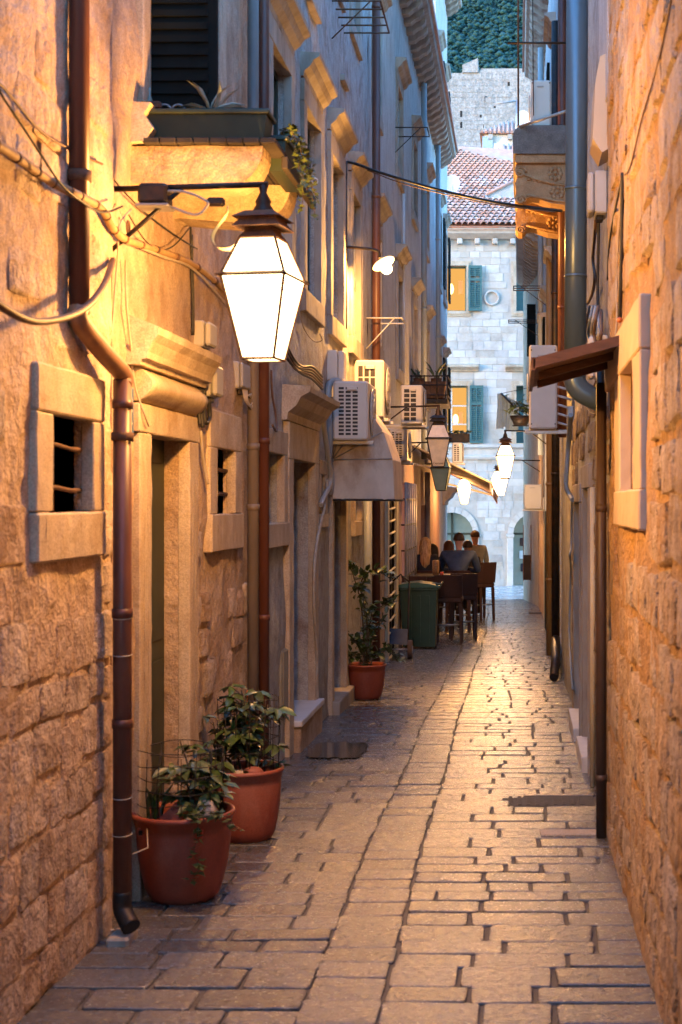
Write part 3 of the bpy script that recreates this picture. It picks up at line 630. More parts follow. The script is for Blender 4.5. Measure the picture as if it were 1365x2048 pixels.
# ---- third house on the right
XS = .50
sw_ = [(19.0, 19.8), (22.4, 23.2), (25.6, 26.4)]
K3 = thing('grey_eaved_house', 'grey house with bracketed eaves above the large air conditioner', 'house', (XS, 22, gz(22)))
wall('wall', wall_pale, K3, XS, -1, 17, 28.5, -.9, 10, [(a, b_, z_, z_ + 1.4, .25) for a, b_ in sw_ for z_ in (3.3, 6.4)], .3, .012, 2.5)
for a, b_ in sw_:
    for z_ in (3.3, 6.4):
        w = window(K3, XS, -1, a, b_, z_, z_ + 1.4, .14, .04, .25, hd=.14, content='glass', mat=dressed_d); shutter('shutter', w, XS - .08, -1, b_ + .01, b_ + .5, z_ + .02, z_ + 1.38, shut_dark, .1)
eaves(K3, XS, -1, 17, 28.48, 10); tiled_roof(K3, XS - .42, XS + 3, 17, 28.5, 10.262, 1.6)
MB().box(XS + .02, XS - .03, 20.2, 21.2, -.8, 1.5, .01).build('door', shut_dark, K3); MB().box(XS + .02, XS - .03, 24.5, 25.5, -.8, 1.5, .01).build('door', shut_dark, K3)
# ---- last house on the right, turning out at the corner
def XL(Y): return .50 - .04 * (min(Y, 32.6) - 28.5) / 4 if Y < 32.6 else .46 - .33 * (Y - 32.6) / 3.6
K4 = thing('right_corner_house', 'sunlit beige corner house angled out at the right end of the alley', 'house', (.5, 32, gz(32)))
K4['label'] = 'low beige corner house angled out beside the wide street'
wall('wall', lime_old, K4, XL, -1, 28.5, 32.6, -1, 7.0, [(30.2, 31, 3.2, 4.6, .2)], .3, .01, 3)
wall('wall', dressed, K4, XL, -1, 32.6, 36.2, -1, 7.0, [], .3, .01, 3)
eaves(K4, .40, -1, 28.5, 36.0, 7.0, .42); tiled_roof(K4, -.05, 3.3, 28.5, 36.2, 7.262, 1.4)
window(K4, .485, -1, 30.2, 31, 3.2, 4.6, .14, .04, .2, hd=.14, content='glass', mat=dressed_d)
w = MB().box(.44, .40, 30.0, 30.5, 3.1, 4.7, .006).build('shutter', shut_dark, K4); w = MB().box(.40, .20, 32.6, 32.64, 5.0, 6.2, .006).build('open_shutter', shut_dark, K4)

STONE_PARTS = ('jamb', 'sill', 'window_surround', 'door_jamb', 'door_lintel', 'door_step', 'window_jamb', 'door_hood', 'frieze', 'hood', 'corbel', 'corbel_scroll', 'stone_ledge', 'tread')
for o in list(bpy.data.objects):
    if o.type == 'MESH' and o.name.split('.')[0] in STONE_PARTS and o.data.vertices and o.data.vertices[0].co.y + wloc(o).y < 16.5: roughen(o)

# ------------------------------------------------------------------ the house across the wide street
YF = 42.0
def fx(px): return (px - VX) * YF / F
def fz(py): return ZZ(py, YF)
FA = thing('stone_facade_house', 'white ashlar house with teal shutters and arches facing the end of the alley', 'house', (-1, YF, zp))
core = MB()
AX = [(-1.97, .64), (.46, .61)]; zsp = .72
ops = [(-2.62, -1.53, 7.30, 8.64), (-2.62, -1.49, 3.40, 5.10), (-.06, .95, 7.30, 8.64), (-.06, .95, 3.40, 5.10)]
# wall body in cells round the openings (front at YF+.02), arches cut as polygons
xs = sorted(set([-9, 9] + [v for o in ops for v in o[:2]])); zs = sorted(set([2.2, 9.7] + [v for o in ops for v in o[2:]]))
for i in range(len(xs) - 1):
    for j in range(len(zs) - 1):
        xc, zc = (xs[i] + xs[i + 1]) / 2, (zs[j] + zs[j + 1]) / 2
        if any(o[0] < xc < o[1] and o[2] < zc < o[3] for o in ops): continue
        core.add([(xs[i], YF + .02, zs[j]), (xs[i + 1], YF + .02, zs[j]), (xs[i + 1], YF + .02, zs[j + 1]), (xs[i], YF + .02, zs[j + 1])], [(0, 1, 2, 3)])
for o in ops:
    a, b_, c, d = o; Y0, Y1 = YF + .02, YF + .3
    core.add([(a, Y0, c), (a, Y1, c), (a, Y1, d), (a, Y0, d)], [(0, 1, 2, 3)]); core.add([(b_, Y0, c), (b_, Y1, c), (b_, Y1, d), (b_, Y0, d)], [(3, 2, 1, 0)])
    core.add([(a, Y0, d), (b_, Y0, d), (b_, Y1, d), (a, Y1, d)], [(0, 1, 2, 3)]); core.add([(a, Y0, c), (b_, Y0, c), (b_, Y1, c), (a, Y1, c)], [(3, 2, 1, 0)])
def arch_strip(xa, xb, cx, r_):
    n = 14; A = [(cx - r_ * math.cos(math.pi * i / n), zsp + r_ * math.sin(math.pi * i / n)) for i in range(n + 1)]
    L = [(xa, zp), (cx - r_, zp)] + A + [(cx + r_, zp), (xb, zp), (xb, 2.2), (xa, 2.2)]
    for x0, x1 in ((xa, cx - r_), (cx + r_, xb)): core.add([(x0, YF + .02, zp), (x1, YF + .02, zp), (x1, YF + .02, 2.2), (x0, YF + .02, 2.2)], [(0, 1, 2, 3)])
    for (x0, z0), (x1, z1) in zip(A, A[1:]): core.add([(x0, YF + .02, z0), (x1, YF + .02, z1), (x1, YF + .02, 2.2), (x0, YF + .02, 2.2)], [(0, 1, 2, 3)])
    R_ = L[1:-3]
    for (x0, z0), (x1, z1) in zip(R_, R_[1:]): core.add([(x0, YF + .02, z0), (x1, YF + .02, z1), (x1, YF + .35, z1), (x0, YF + .35, z0)], [(0, 1, 2, 3)])
arch_strip(-9, -.72, *AX[0]); arch_strip(-.72, 9, *AX[1])
core.add([(-9, YF + 8, zp), (9, YF + 8, zp), (9, YF + 8, 9.7), (-9, YF + 8, 9.7), (-9, YF, zp), (9, YF, zp), (9, YF, 9.7), (-9, YF, 9.7)], [(0, 1, 2, 3), (0, 4, 7, 3), (1, 2, 6, 5)])
core.build('wall', facade_mt, FA)
# ashlar blocks, one by one
r = random.Random(3); z = zp; bmh = []
bmesh_box = MB().box(-.5, .5, 0, 1, -.5, .5, .02).mesh('ashlar_block', facade_st)
def free(xc, zc, w, h):
    for a, b_, c, d in ops:
        if a - .17 - w / 2 < xc < b_ + .17 + w / 2 and c - .17 - h / 2 < zc < d + .17 + h / 2: return False
    for cx, r_ in AX:
        if zc < zsp and abs(xc - cx) < r_ + .2 + w / 2: return False
        if zc >= zsp - .1 and math.hypot(max(abs(xc - cx) - w / 2, 0), zc - h / 2 - zsp) < r_ + .18: return False
    return not (2.95 < zc < 3.4) and math.hypot(xc + .78, zc - 7.69) > .30
cnt = 0
while z < 9.25:
    h = r.uniform(.19, .27); x = -2.5 - r.uniform(0, .3)
    while x < .55:
        w = r.uniform(.24, .56)
        if free(x + w / 2, z + h / 2, w, h) and cnt < 300:
            place('ashlar_block', bmesh_box, FA, (x + w / 2, YF + .012 - r.uniform(0, .008), z + h / 2), (0, 0, 0), (w - .014, .03, h - .014)); cnt += 1
        x += w
    z += h
# window mouldings, hoods, sills, belt course, cornice, medallion, arch rings
for a, b_, c, d in ops:
    for k, e in enumerate((.14, .08)):
        m = MB(); y0 = YF - .02 - k * .03
        m.box(a - e, a + .003, y0, YF + .05, c, d); m.box(b_ - .003, b_ + e, y0, YF + .05, c, d); m.box(a - e, b_ + e, y0, YF + .05, d, d + e); m.box(a - e, b_ + e, y0, YF + .05, c - e, c)
        m.build('window_moulding', dressed, FA)
    if d < 6: MB().prism([(YF + .05, d + .42), (YF - .05, d + .42), (YF - .07, d + .46), (YF - .2, d + .54), (YF - .2, d + .6), (YF + .05, d + .66)], 'x', a - .32, b_ + .32).build('window_hood', dressed, FA)
MB().prism([(YF + .05, 2.92), (YF - .05, 2.92), (YF - .08, 2.98), (YF - .08, 3.02), (YF - .03, 3.05), (YF - .03, 3.22), (YF - .12, 3.28), (YF - .12, 3.36), (YF + .05, 3.38)], 'x', -9, 9).build('belt_course', facade_st, FA)
MB().prism([(YF + .05, 9.40), (YF - .1, 9.42), (YF - .3, 9.55), (YF - .34, 9.70), (YF + .3, 9.74)], 'x', -9, 9).build('cornice', M('cornice stone', (.5, .44, .38), (.4, .34, .29), 6, .8, .3, 30), FA)
for i in range(14): MB().box(-4.4 + i * .52, -4.24 + i * .52, YF - .22, YF + .02, 9.26, 9.42, .02).build('cornice_bracket', facade_st, FA)
MB().tube([(-.78 + .2 * math.cos(a), YF - .02, 7.69 + .2 * math.sin(a)) for a in [2 * math.pi * i / 24 for i in range(25)]], .035, 8).build('medallion', facade_st, FA)
for cx, r_ in AX:
    n = 11
    for i in range(n):
        a0, a1 = math.pi * i / n + .01, math.pi * (i + 1) / n - .01; ri, ro = r_ - .004, r_ + .17
        q = [(cx - ri * math.cos(a0), zsp + ri * math.sin(a0)), (cx - ro * math.cos(a0), zsp + ro * math.sin(a0)), (cx - ro * math.cos(a1), zsp + ro * math.sin(a1)), (cx - ri * math.cos(a1), zsp + ri * math.sin(a1))]
        MB().prism(q, 'y', YF - .03, YF + .1).build('arch_stone', facade_st, FA)
    for s_ in (-1, 1):
        MB().box(cx + s_ * r_ - s_ * .004, cx + s_ * (r_ + .18), YF - .03, YF + .1, zp, zsp - .1, .01).build('pilaster', facade_st, FA)
        MB().box(cx + s_ * r_ - s_ * .03, cx + s_ * (r_ + .21), YF - .06, YF + .1, zsp - .098, zsp - .005, .01).build('impost', facade_st, FA)
    sh = MB().box(cx - r_ - .1, cx + r_ + .1, YF + .32, YF + .36, zp, zsp + r_ + .1).build('shop_glass', M('shop glass', (.16, .20, .18), (.11, .15, .135), 1.5, .12, 0, emit=(.6, .8, .7), estr=.09 * DISP), FA)
    MB().box(cx - .03, cx + .03, YF + .26, YF + .32, zp, zsp + r_, .005).build('shop_mullion', green_dk, sh); MB().box(cx - r_, cx + r_, YF + .27, YF + .32, zsp - .03, zsp + .03, .005).build('shop_transom', green_dk, sh)
r = random.Random(9)
for i in range(9):
    m_ = [white_pt, red_cloth, cloth_bk, wicker][i % 4]; x_ = .02 + r.random() * .35; z_ = -.4 + (i // 3) * .38
    MB().box(x_, x_ + .16, YF + .22, YF + .28, z_, z_ + .24, .02).build('shop_goods', m_, FA)
# lit rooms behind the windows: warm walls, a lamp
room = glow('warm room wall', (1.0, .50, .12), .95 * DISP, 0); bulb = glow('room lamp', (1.0, .72, .3), 6.0 * DISP, 0)
for (a, b_, c, d, lit) in ((-2.62, -1.53, 7.30, 8.64, 1), (-2.62, -1.49, 3.40, 5.10, 1), (-.06, .95, 7.30, 8.64, 0), (-.06, .95, 3.40, 5.10, 0)):
    w = MB().box(a - .02, b_ + .02, YF + .30, YF + .33, c - .02, d + .02).build('window', room if lit else shut_teal, FA)
    fr_ = MB(); e = .045; y0, y1 = YF + .2, YF + .25
    fr_.box(a, a + e, y0, y1, c, d); fr_.box(b_ - e, b_, y0, y1, c, d); fr_.box(a + e, b_ - e, y0, y1, d - e, d); fr_.box(a + e, b_ - e, y0, y1, c, c + e)
    fr_.build('window_frame', shut_teal, w)
    if lit:
        MB().ball((-2.0 if c > 6 else -1.86, YF + .27, c + (d - c) * (.52 if c > 6 else .42)), .10, 10, 6, (.8, .3, 1.6)).build('room_lamp', bulb, w)
        MB().box(-1.78, -1.64, YF + .285, YF + .298, c + .55, c + .95).build('wall_picture', M('picture', (.5, .2, .05), None, 5, .6, 0, emit=(1, .42, .08), estr=.4 * DISP), w)
        if c < 6:
            for z_ in (c + .55, c + 1.1): MB().box(a + e, b_ - e, y0 + .01, y1 - .01, z_, z_ + .04).build('glazing_bar', white_pt, w)
            MB().box(-2.02, -1.96, y0 + .005, y1 - .005, c + e, d - e).build('glazing_bar', white_pt, w)
        x0, x1 = (-1.47, -1.07) if c > 6 else (-1.43, -1.03)
        so = MB().box(x0, x0 + .06, YF - .11, YF - .06, c, d).build('shutter', shut_teal, FA)
        m = MB(); m.box(x1 - .06, x1, YF - .11, YF - .06, c, d)
        zm = c + (d - c) * .66
        for z_ in (c, zm, d - .08): m.box(x0 + .06, x1 - .06, YF - .11, YF - .06, z_, z_ + .08)
        m.box((x0 + x1) / 2 - .015, (x0 + x1) / 2 + .015, YF - .108, YF - .062, c + .08, d - .08); m.build('shutter_rails', shut_teal, so)
        z_ = c + .1; k = MB()
        while z_ < d - .1:
            if not zm - .05 < z_ < zm + .09: k.hexa([(x0 + .06, YF - .1, z_), (x1 - .06, YF - .1, z_), (x1 - .06, YF - .07, z_ + .04), (x0 + .06, YF - .07, z_ + .04), (x0 + .06, YF - .1, z_ + .012), (x1 - .06, YF - .1, z_ + .012), (x1 - .06, YF - .07, z_ + .052), (x0 + .06, YF - .07, z_ + .052)])
            z_ += .062
        tag(k.build('slats', shut_teal, so), kind='stuff')
# roof with barrel tiles laid one by one
ry0, rz0, slope = YF - .38, 9.76, .5
roof = MB(); roof.add([(-9, ry0, rz0 - .05), (9, ry0, rz0 - .05), (9, ry0 + 7, rz0 + 3.45), (-9, ry0 + 11, rz0 + 5.45)], [(0, 1, 2, 3)])
roof.add([(-9, ry0, rz0 - .12), (9, ry0, rz0 - .12), (9, ry0 + 14, rz0 - .12), (-9, ry0 + 14, rz0 - .12)], [(3, 2, 1, 0)]); roof.add([(-9, ry0 + 11, rz0 + 5.45), (9, ry0 + 7, rz0 + 3.45), (9, ry0 + 14, rz0 - .12), (-9, ry0 + 14, rz0 - .12)], [(0, 1, 2, 3)])
roof = roof.build('roof', tile_m, FA)
def tile_vs():
    vs = []; fs = []; n = 6
    for y_, r_, z_ in ((0, .098, .03), (.40, .078, .0)):
        for th in (0, .016):
            for i in range(n + 1):
                a = math.pi * i / n; vs.append(((r_ - th) * math.cos(a), y_, z_ + (r_ - th) * math.sin(a)))
    m_ = n + 1
    for i in range(n):
        fs.append((i, i + 1, 2 * m_ + i + 1, 2 * m_ + i)); fs.append((i, m_ + i, m_ + i + 1, i + 1))
    return vs, fs
tv, tf = tile_vs(); tm = MB().add(tv, tf, True).mesh('roof_tile', tile_m)
r = random.Random(8); tiles = []
for row in range(34):
    yy = row * .335
    for c in range(48):
        x_ = -3.2 + c * .182 - yy * .36
        if -2.9 < x_ < .35 and yy < 9.9 - (x_ + 2.5) * 1.0: tiles.append((x_, yy))
ang = math.atan(slope); skew = .36; rest = MB()
for i, (x_, yy) in enumerate(tiles):
    loc = Vector((x_, ry0 + yy * math.cos(ang), rz0 + yy * math.sin(ang)))
    if i < 300: place('roof_tile', tm, roof, loc, (ang - .04, 0, skew * .9 + r.gauss(0, .03)), (1, 1, 1))
    else:
        mt = Matrix.Translation(loc) @ Matrix.Rotation(skew * .9 + r.gauss(0, .03), 4, 'Z') @ Matrix.Rotation(ang - .04, 4, 'X'); rest.add([mt @ Vector(v) for v in tv], tf, True)
tag(rest.build('tiles_beyond', tile_m, roof), kind='stuff')
# plastered dormer, valley gutter, vents
Yd = 44.2
def dp(px, py): v = P(px, py, Yd); return (v.x, v.z)
dor = MB().prism([dp(974, 392), dp(1040, 358), dp(1075, 372), dp(1075, 470), dp(1022, 470)], 'y', Yd, Yd + 2.2).build('dormer', wall_pale, FA)
MB().tube([P(972, 389, Yd - .06), P(1042, 354, Yd - .06)], .05, 6).build('dormer_edge', tile_m, dor); MB().tube([P(972, 390, Yd - .05), P(1020, 455, Yd - .05)], .05, 6).build('valley_gutter', zinc, dor)
MB().box(P(1036, 0, Yd).x, P(1050, 0, Yd).x, Yd - .05, Yd - .01, ZZ(435, Yd), ZZ(418, Yd)).build('dormer_window', shut_teal, dor)
for px in (900, 925):
    v = P(px, 452, 42.6); MB().lathe([(.05, v.z - .3), (.05, v.z + .22), (.11, v.z + .22), (.02, v.z + .32)], v.x, v.y, 10).build('vent_pipe', white_pt, FA)
def dish(name, label, c, r_, parent=None):
    t = thing(name, label, 'satellite dish', c); m = MB(); vs = []; fs = []
    for i in range(5):
        q = r_ * i / 4
        for k in range(18): a = 2 * math.pi * k / 18; vs.append((c[0] + q * math.cos(a) * .8, c[1] + .25 * r_ * (i / 4) ** 2 * -1, c[2] + q * math.sin(a)))
    for i in range(4):
        for k in range(18): a = i * 18 + k; b_ = i * 18 + (k + 1) % 18; fs.append((a, b_, b_ + 18, a + 18))
    m.add(vs, fs, True); m.add([(x, y + .015, z) for x, y, z in vs], fs, True); m.build('bowl', white_pt, t)
    MB().tube([(c[0], c[1] + .02, c[2] - r_ * .9), (c[0] + r_ * .1, c[1] - r_ * .8, c[2] - r_ * .25)], .012, 6).build('feed_arm', zinc, t)
    MB().tube([(c[0], c[1] + .03, c[2]), (c[0], c[1] + .12, c[2] - .1), (c[0], c[1] + .12, c[2] - r_ - .25)], .02, 6).build('mast', zinc, t); return t
v = P(906, 368, 42.5); dish('satellite_dish', 'white satellite dish on the tiled roof beside the left eaves', (v.x, v.y, v.z), .27)
# ------------------------------------------------------------------ roofs, fortress wall beyond
def hip_house(label, Y, pxa, pxb, py_e, py_r, py_b, lead):
    a, b_ = P(pxa, py_e, Y), P(pxb, py_e, Y); zr = ZZ(py_r, Y + 2); zb = ZZ(py_b, Y)
    t = thing('roof_house', label, 'house', ((a.x + b_.x) / 2, Y, zb))
    MB().box(a.x + .2, b_.x - .2, Y + .2, Y + 4, zb - 8, a.z - .02).build('wall', facade_st, t)
    e = .02; xm0, xm1 = a.x + (b_.x - a.x) * lead, b_.x - (b_.x - a.x) * .15
    m = MB(); m.add([(a.x, Y, a.z), (b_.x, Y, a.z), (b_.x, Y + 4.2, a.z), (a.x, Y + 4.2, a.z), (xm0, Y + 2, zr), (xm1, Y + 2, zr)], [(0, 1, 5, 4), (1, 2, 5), (2, 3, 4, 5), (3, 0, 4), (3, 2, 1, 0)]); rf = m.build('roof', tile_m, t)
    n = int((b_.x - a.x) / .2)
    for i in range(n):
        x_ = a.x + .1 + i * .2; u = (x_ - a.x) / (b_.x - a.x); tt = min(1, u / max(lead, .01), (1 - u) / .15)
        MB().tube([(x_, Y - .02, a.z + .04), (x_, Y + 2 * tt, a.z + .05 + (zr - a.z) * tt)], .06, 6).build('tile_row', tile_m, rf)
    for i in range(max(2, n // 3)):
        x_ = a.x + .4 + i * .9
        if x_ < b_.x - .3: MB().box(x_, x_ + .2, Y - .02, Y + .15, a.z - .28, a.z - .05).build('eaves_bracket', dressed_d, t)
    return t
h1 = hip_house('small pale house with low tiled roof just below the fortress wall', 66, 960, 1062, 266, 246, 300, .55)
v = P(965, 300, 65.9); MB().box(v.x, v.x + .5, 66.05, 66.25, ZZ(298, 66), ZZ(272, 66)).build('shuttered_window', zinc, h1); v = P(988, 290, 66); MB().box(v.x, v.x + 1.0, 66.05, 66.25, ZZ(306, 66), ZZ(286, 66)).build('window', white_pt, h1)
hip_house('red tiled hip roof between the big roof and the small pale house', 57, 972, 1060, 322, 291, 345, .42)
C1 = thing('fortress_wall', 'pale stone fortress wall with a slanted merlon below the forest', 'wall', P(970, 290, 100))
Yc = 100.0
def cp(px, py): v = P(px, py, Yc); return (v.x, v.z)
MB().prism([cp(600, 500), cp(600, 146), cp(923, 146), cp(926, 143), cp(957, 143), cp(963, 137), cp(1300, 136), cp(1300, 500)], 'y', Yc, Yc + 3).build('wall', citywall_m, C1)
MB().prism([cp(925.5, 146), cp(925.5, 131), cp(956.5, 117), cp(957, 140), cp(957, 146)], 'y', Yc - .15, Yc + 2).build('merlon', citywall_m, C1)
r = random.Random(2)
for (px, py) in ((924, 199), (972, 199), (923, 228), (962, 229), (923, 250), (966, 250), (1018, 170), (930, 170), (974, 170), (990, 218)):
    v = P(px, py, Yc); MB().box(v.x - .08, v.x + .08, Yc - .02, Yc + .05, v.z - .22, v.z + .22).build('putlog_hole', dark_in, C1)
z = ZZ(320, Yc)
cw = MB(); 
while z < ZZ(150, Yc):
    h = r.uniform(.3, .5); x = P(880, 0, Yc).x
    while x < P(1070, 0, Yc).x:
        w = r.uniform(.4, 1.1); d_ = r.uniform(.01, .035); cw.box(x + .012, x + w - .012, Yc - d_, Yc + .1, z + .012, z + h - .012); x += w
    z += h
tag(cw.build('courses', citywall_m, C1), kind='stuff')
t = MB().tube([P(1033, 300, 65), P(1034, 200, 65)], .05, 6).tube([P(1033, 202, 65), P(992, 207, 65)], .04, 6).build('roof_mast', zinc); tag(t, 'thin mast with side arm standing above the small pale house', 'mast')
v = P(1046, 240, 64); dish('satellite_dish', 'white satellite dish beside the thin mast near the fortress wall', (v.x, v.y, v.z), .42)

# ------------------------------------------------------------------ lanterns
LW_ = .74 * DISP * 2 ** 4.25                                               # lamp power scale
lit_glass = glow('lit lantern glass', (1.0, .70, .34), 6.0 * DISP, .85)
bulb_m = glow('lamp bulb', (1.0, .7, .35), 60 * DISP, 0)
def soften(L, s):
    """falloff smoothed beyond nature, so surfaces close to the lamp do not burn out"""
    L.use_nodes = True; nt = L.node_tree; f = nt.nodes.new('ShaderNodeLightFalloff'); f.inputs['Strength'].default_value = 1.0; f.inputs['Smooth'].default_value = s
    em = [n for n in nt.nodes if n.type == 'EMISSION'][0]; nt.links.new(f.outputs['Quadratic'], em.inputs['Strength'])
def lantern(label, c, sc, lit, rot, wallx, arm_z=None, glass=None, watts=0, brace=.45, light_r=.05, bracket=True, colr=WARM):
    """square four-sided street lantern hung from a wall bracket; c = centre of its widest line"""
    X, Y, Z = c; t = thing('street_lantern', label, 'lantern', (X, Y, Z - .34 * sc))
    T, Mi, B = (.076 * sc, Z + .165 * sc), (.138 * sc, Z), (.070 * sc, Z - .345 * sc)
    def ring(h, e=0): return [Vector((X + (h + e) * math.sqrt(2) * math.cos(rot + math.pi / 4 + math.pi / 2 * k), Y + (h + e) * math.sqrt(2) * math.sin(rot + math.pi / 4 + math.pi / 2 * k), 0)) for k in range(4)]
    def R3(q, e=0): return [v + Vector((0, 0, q[1])) for v in ring(q[0], e)]
    a, b_, d = R3(T), R3(Mi), R3(B); m = MB(); w = .0065 * sc
    for k in range(4):
        j = (k + 1) % 4
        for p, q in ((a[k], a[j]), (b_[k], b_[j]), (d[k], d[j]), (a[k], b_[k]), (b_[k], d[k])): m.tube([p, q], w, 5, smooth=False)
    m.build('frame', iron if not lit else M('glow tinted lantern frame', (.12, .06, .03), (.08, .04, .02), 20, .5, .2), t)  # lit lanterns: glow put into a lighter, warmer frame colour
    lip = MB(); o_, i_ = R3((Mi[0], Mi[1]), .022 * sc), R3((Mi[0], Mi[1] + .012 * sc), -.002)
    lip.add(o_ + i_, [(k, (k + 1) % 4, 4 + (k + 1) % 4, 4 + k) for k in range(4)]); lip.add([v - Vector((0, 0, .006)) for v in o_] + [v - Vector((0, 0, .010)) for v in i_], [(k, (k + 1) % 4, 4 + (k + 1) % 4, 4 + k) for k in range(4)]); lip.build('drip_edge', iron if not lit else MATS['glow tinted lantern frame'], t)
    gm = glass or (lit_glass if lit else frosted)
    for k in range(4):
        j = (k + 1) % 4
        for p, q, r_, s_ in ((a[k], a[j], b_[j], b_[k]), (b_[k], b_[j], d[j], d[k])):
            mb = MB(); mb.add([p, q, r_, s_], [(0, 1, 2, 3)]); mb.build('pane', gm, t)
    MB().add(d, [(3, 2, 1, 0)]).build('bottom_pane', gm, t)
    cz = T[1]; s2 = math.sqrt(2)
    MB().lathe([(.080 * sc * s2, cz + .004), (.06 * sc * s2, cz + .03 * sc), (.06 * sc * s2, cz + .045 * sc), (.105 * sc * s2, cz + .045 * sc), (.08 * sc * s2, cz + .075 * sc), (.08 * sc * s2, cz + .085 * sc), (.105 * sc * s2, cz + .085 * sc), (.06 * sc * s2, cz + .115 * sc), (.03 * sc, cz + .12 * sc)], X, Y, 4, False, rot + math.pi / 4).build('cap', rust if lit else iron, t)
    MB().lathe([(.045 * sc, cz + .11 * sc), (.045 * sc, cz + .125 * sc), (.03 * sc, cz + .15 * sc), (.035 * sc, cz + .16 * sc), (.015 * sc, cz + .2 * sc), (.02 * sc, cz + .225 * sc), (.006, cz + .24 * sc)], X, Y, 10).build('finial', iron, t)
    if bracket:
        az = cz + .235 * sc; n = 1 if wallx < X else -1
        MB().tube([(wallx - n * .03, Y, az - .02), (X + n * .02, Y, az)], .013 * sc, 6).build('arm', iron, t)
        MB().tube([(wallx - n * .03, Y, az - brace * .62), (wallx + (X - wallx) * brace, Y, az - .01)], .010 * sc, 6).build('brace', iron, t)
    if lit:
        MB().ball((X, Y, Z - .05 * sc), .035 * sc, 8, 6).build('bulb', bulb_m, t)
        L = bpy.data.lights.new('lamp_light', 'POINT'); L.energy = watts * LW_; L.color = colr; L.shadow_soft_size = light_r
        soften(L, 1.0); lo = bpy.data.objects.new('lamp_light', L); COL.objects.link(lo); lo.parent = t; lo.location = Vector((X, Y, Z - .0)) - wloc(t)
    return t
main = lantern('big glowing lantern hanging beside the plant shelf on corbels', (P(527, 557, 6.05).x, 6.05, ZZ(557, 6.05)), 1.0, True, R(-9), XN, watts=47)
WLN = wloc(main)
Yl = 6.05
# ballast box and loose wiring on the lantern's arm
v = P(311, 395, Yl); MB().box(v.x - .062, v.x + .062, Yl - .06, Yl + .06, v.z - .035, v.z + .05, .012).build('ballast_box', iron, main); MB().box(v.x - .07, v.x + .07, Yl - .065, Yl + .065, v.z - .048, v.z - .036, .004).build('box_base', zinc, main)
MB().tube(smooth_path([P(330, 382, Yl - .03), P(370, 384, Yl - .03), P(410, 400, Yl - .03), P(415, 412, Yl - .03), P(392, 430, Yl - .03), P(345, 415, Yl - .03)]), .006, 6).build('wiring', cable_wh, main)
MB().box(P(415, 0, Yl).x, P(450, 0, Yl).x, Yl - .02, Yl + .02, ZZ(412, Yl), ZZ(396, Yl), .008).build('clamp', iron, main)
# curled sheet hanging from the arm
m = MB(); pts = smooth_path([P(455, 412, Yl), P(453, 430, Yl), P(430, 462, Yl), P(425, 482, Yl), P(438, 497, Yl), P(462, 498, Yl), P(475, 490, Yl)], 5); ws = [.008 + .03 * min(1, i / len(pts) * 1.6) for i in range(len(pts))]
vs = []
for q, w_ in zip(pts, ws): vs += [q + Vector((0, -w_, 0)), q + Vector((0, w_, 0))]
m.add(vs, [(2 * i, 2 * i + 1, 2 * i + 3, 2 * i + 2) for i in range(len(pts) - 1)], True); m.add([v + Vector((.003, 0, .003)) for v in vs], [(2 * i, 2 * i + 1, 2 * i + 3, 2 * i + 2) for i in range(len(pts) - 1)], True); m.build('curled_sheet', cream_pt, main)

def wx(px, Y): return (px - VX) * Y / F
lantern('unlit lantern with milky panes in front of the green one', (wx(877, 17.4), 17.4, ZZ(877, 17.4)), 1.0, False, R(4), XE, brace=.5)
txt = bpy.data.curves.new('lettering', 'FONT'); txt.body = 'Capriosa'; txt.size = .036; txt.extrude = .0006; txt.align_x = 'CENTER'
ul = [o for o in bpy.data.objects if o.get('label', '').startswith('unlit lantern with milky')][0]
tmp = bpy.data.objects.new('lettering_curve', txt); COL.objects.link(tmp); bpy.context.view_layer.update()
lm = bpy.data.meshes.new_from_object(tmp.evaluated_get(bpy.context.evaluated_depsgraph_get())); bpy.data.objects.remove(tmp); bpy.data.curves.remove(txt)
lm.materials.clear(); lm.materials.append(iron); place('lettering', lm, ul, Vector((wx(877, 17.4) + .003, 17.4 - .088, ZZ(877, 17.4) - .315)), (R(90) - math.atan2(.068, .345), 0, R(4)))
lantern('greenish unlit lantern hanging behind the milky one', (wx(883, 21.7), 21.7, ZZ(936, 21.7)), 1.0, False, R(-6), XF, glass=frost_grn)
lantern('small lit lantern under the tip of the striped awning', (wx(929, 29.5), 29.5, ZZ(975, 29.5)), 1.0, True, R(6), XF, watts=26)
lantern('lit lantern on the bracket below the large air conditioner', (wx(1011, 23), 23, ZZ(912, 23)), 1.03, True, R(3), XS, watts=32)
lantern('farthest lit lantern on the corner side, half behind another lantern', (wx(1000, 31), 31, ZZ(958, 31)), 1.05, True, R(20), .47, watts=14)
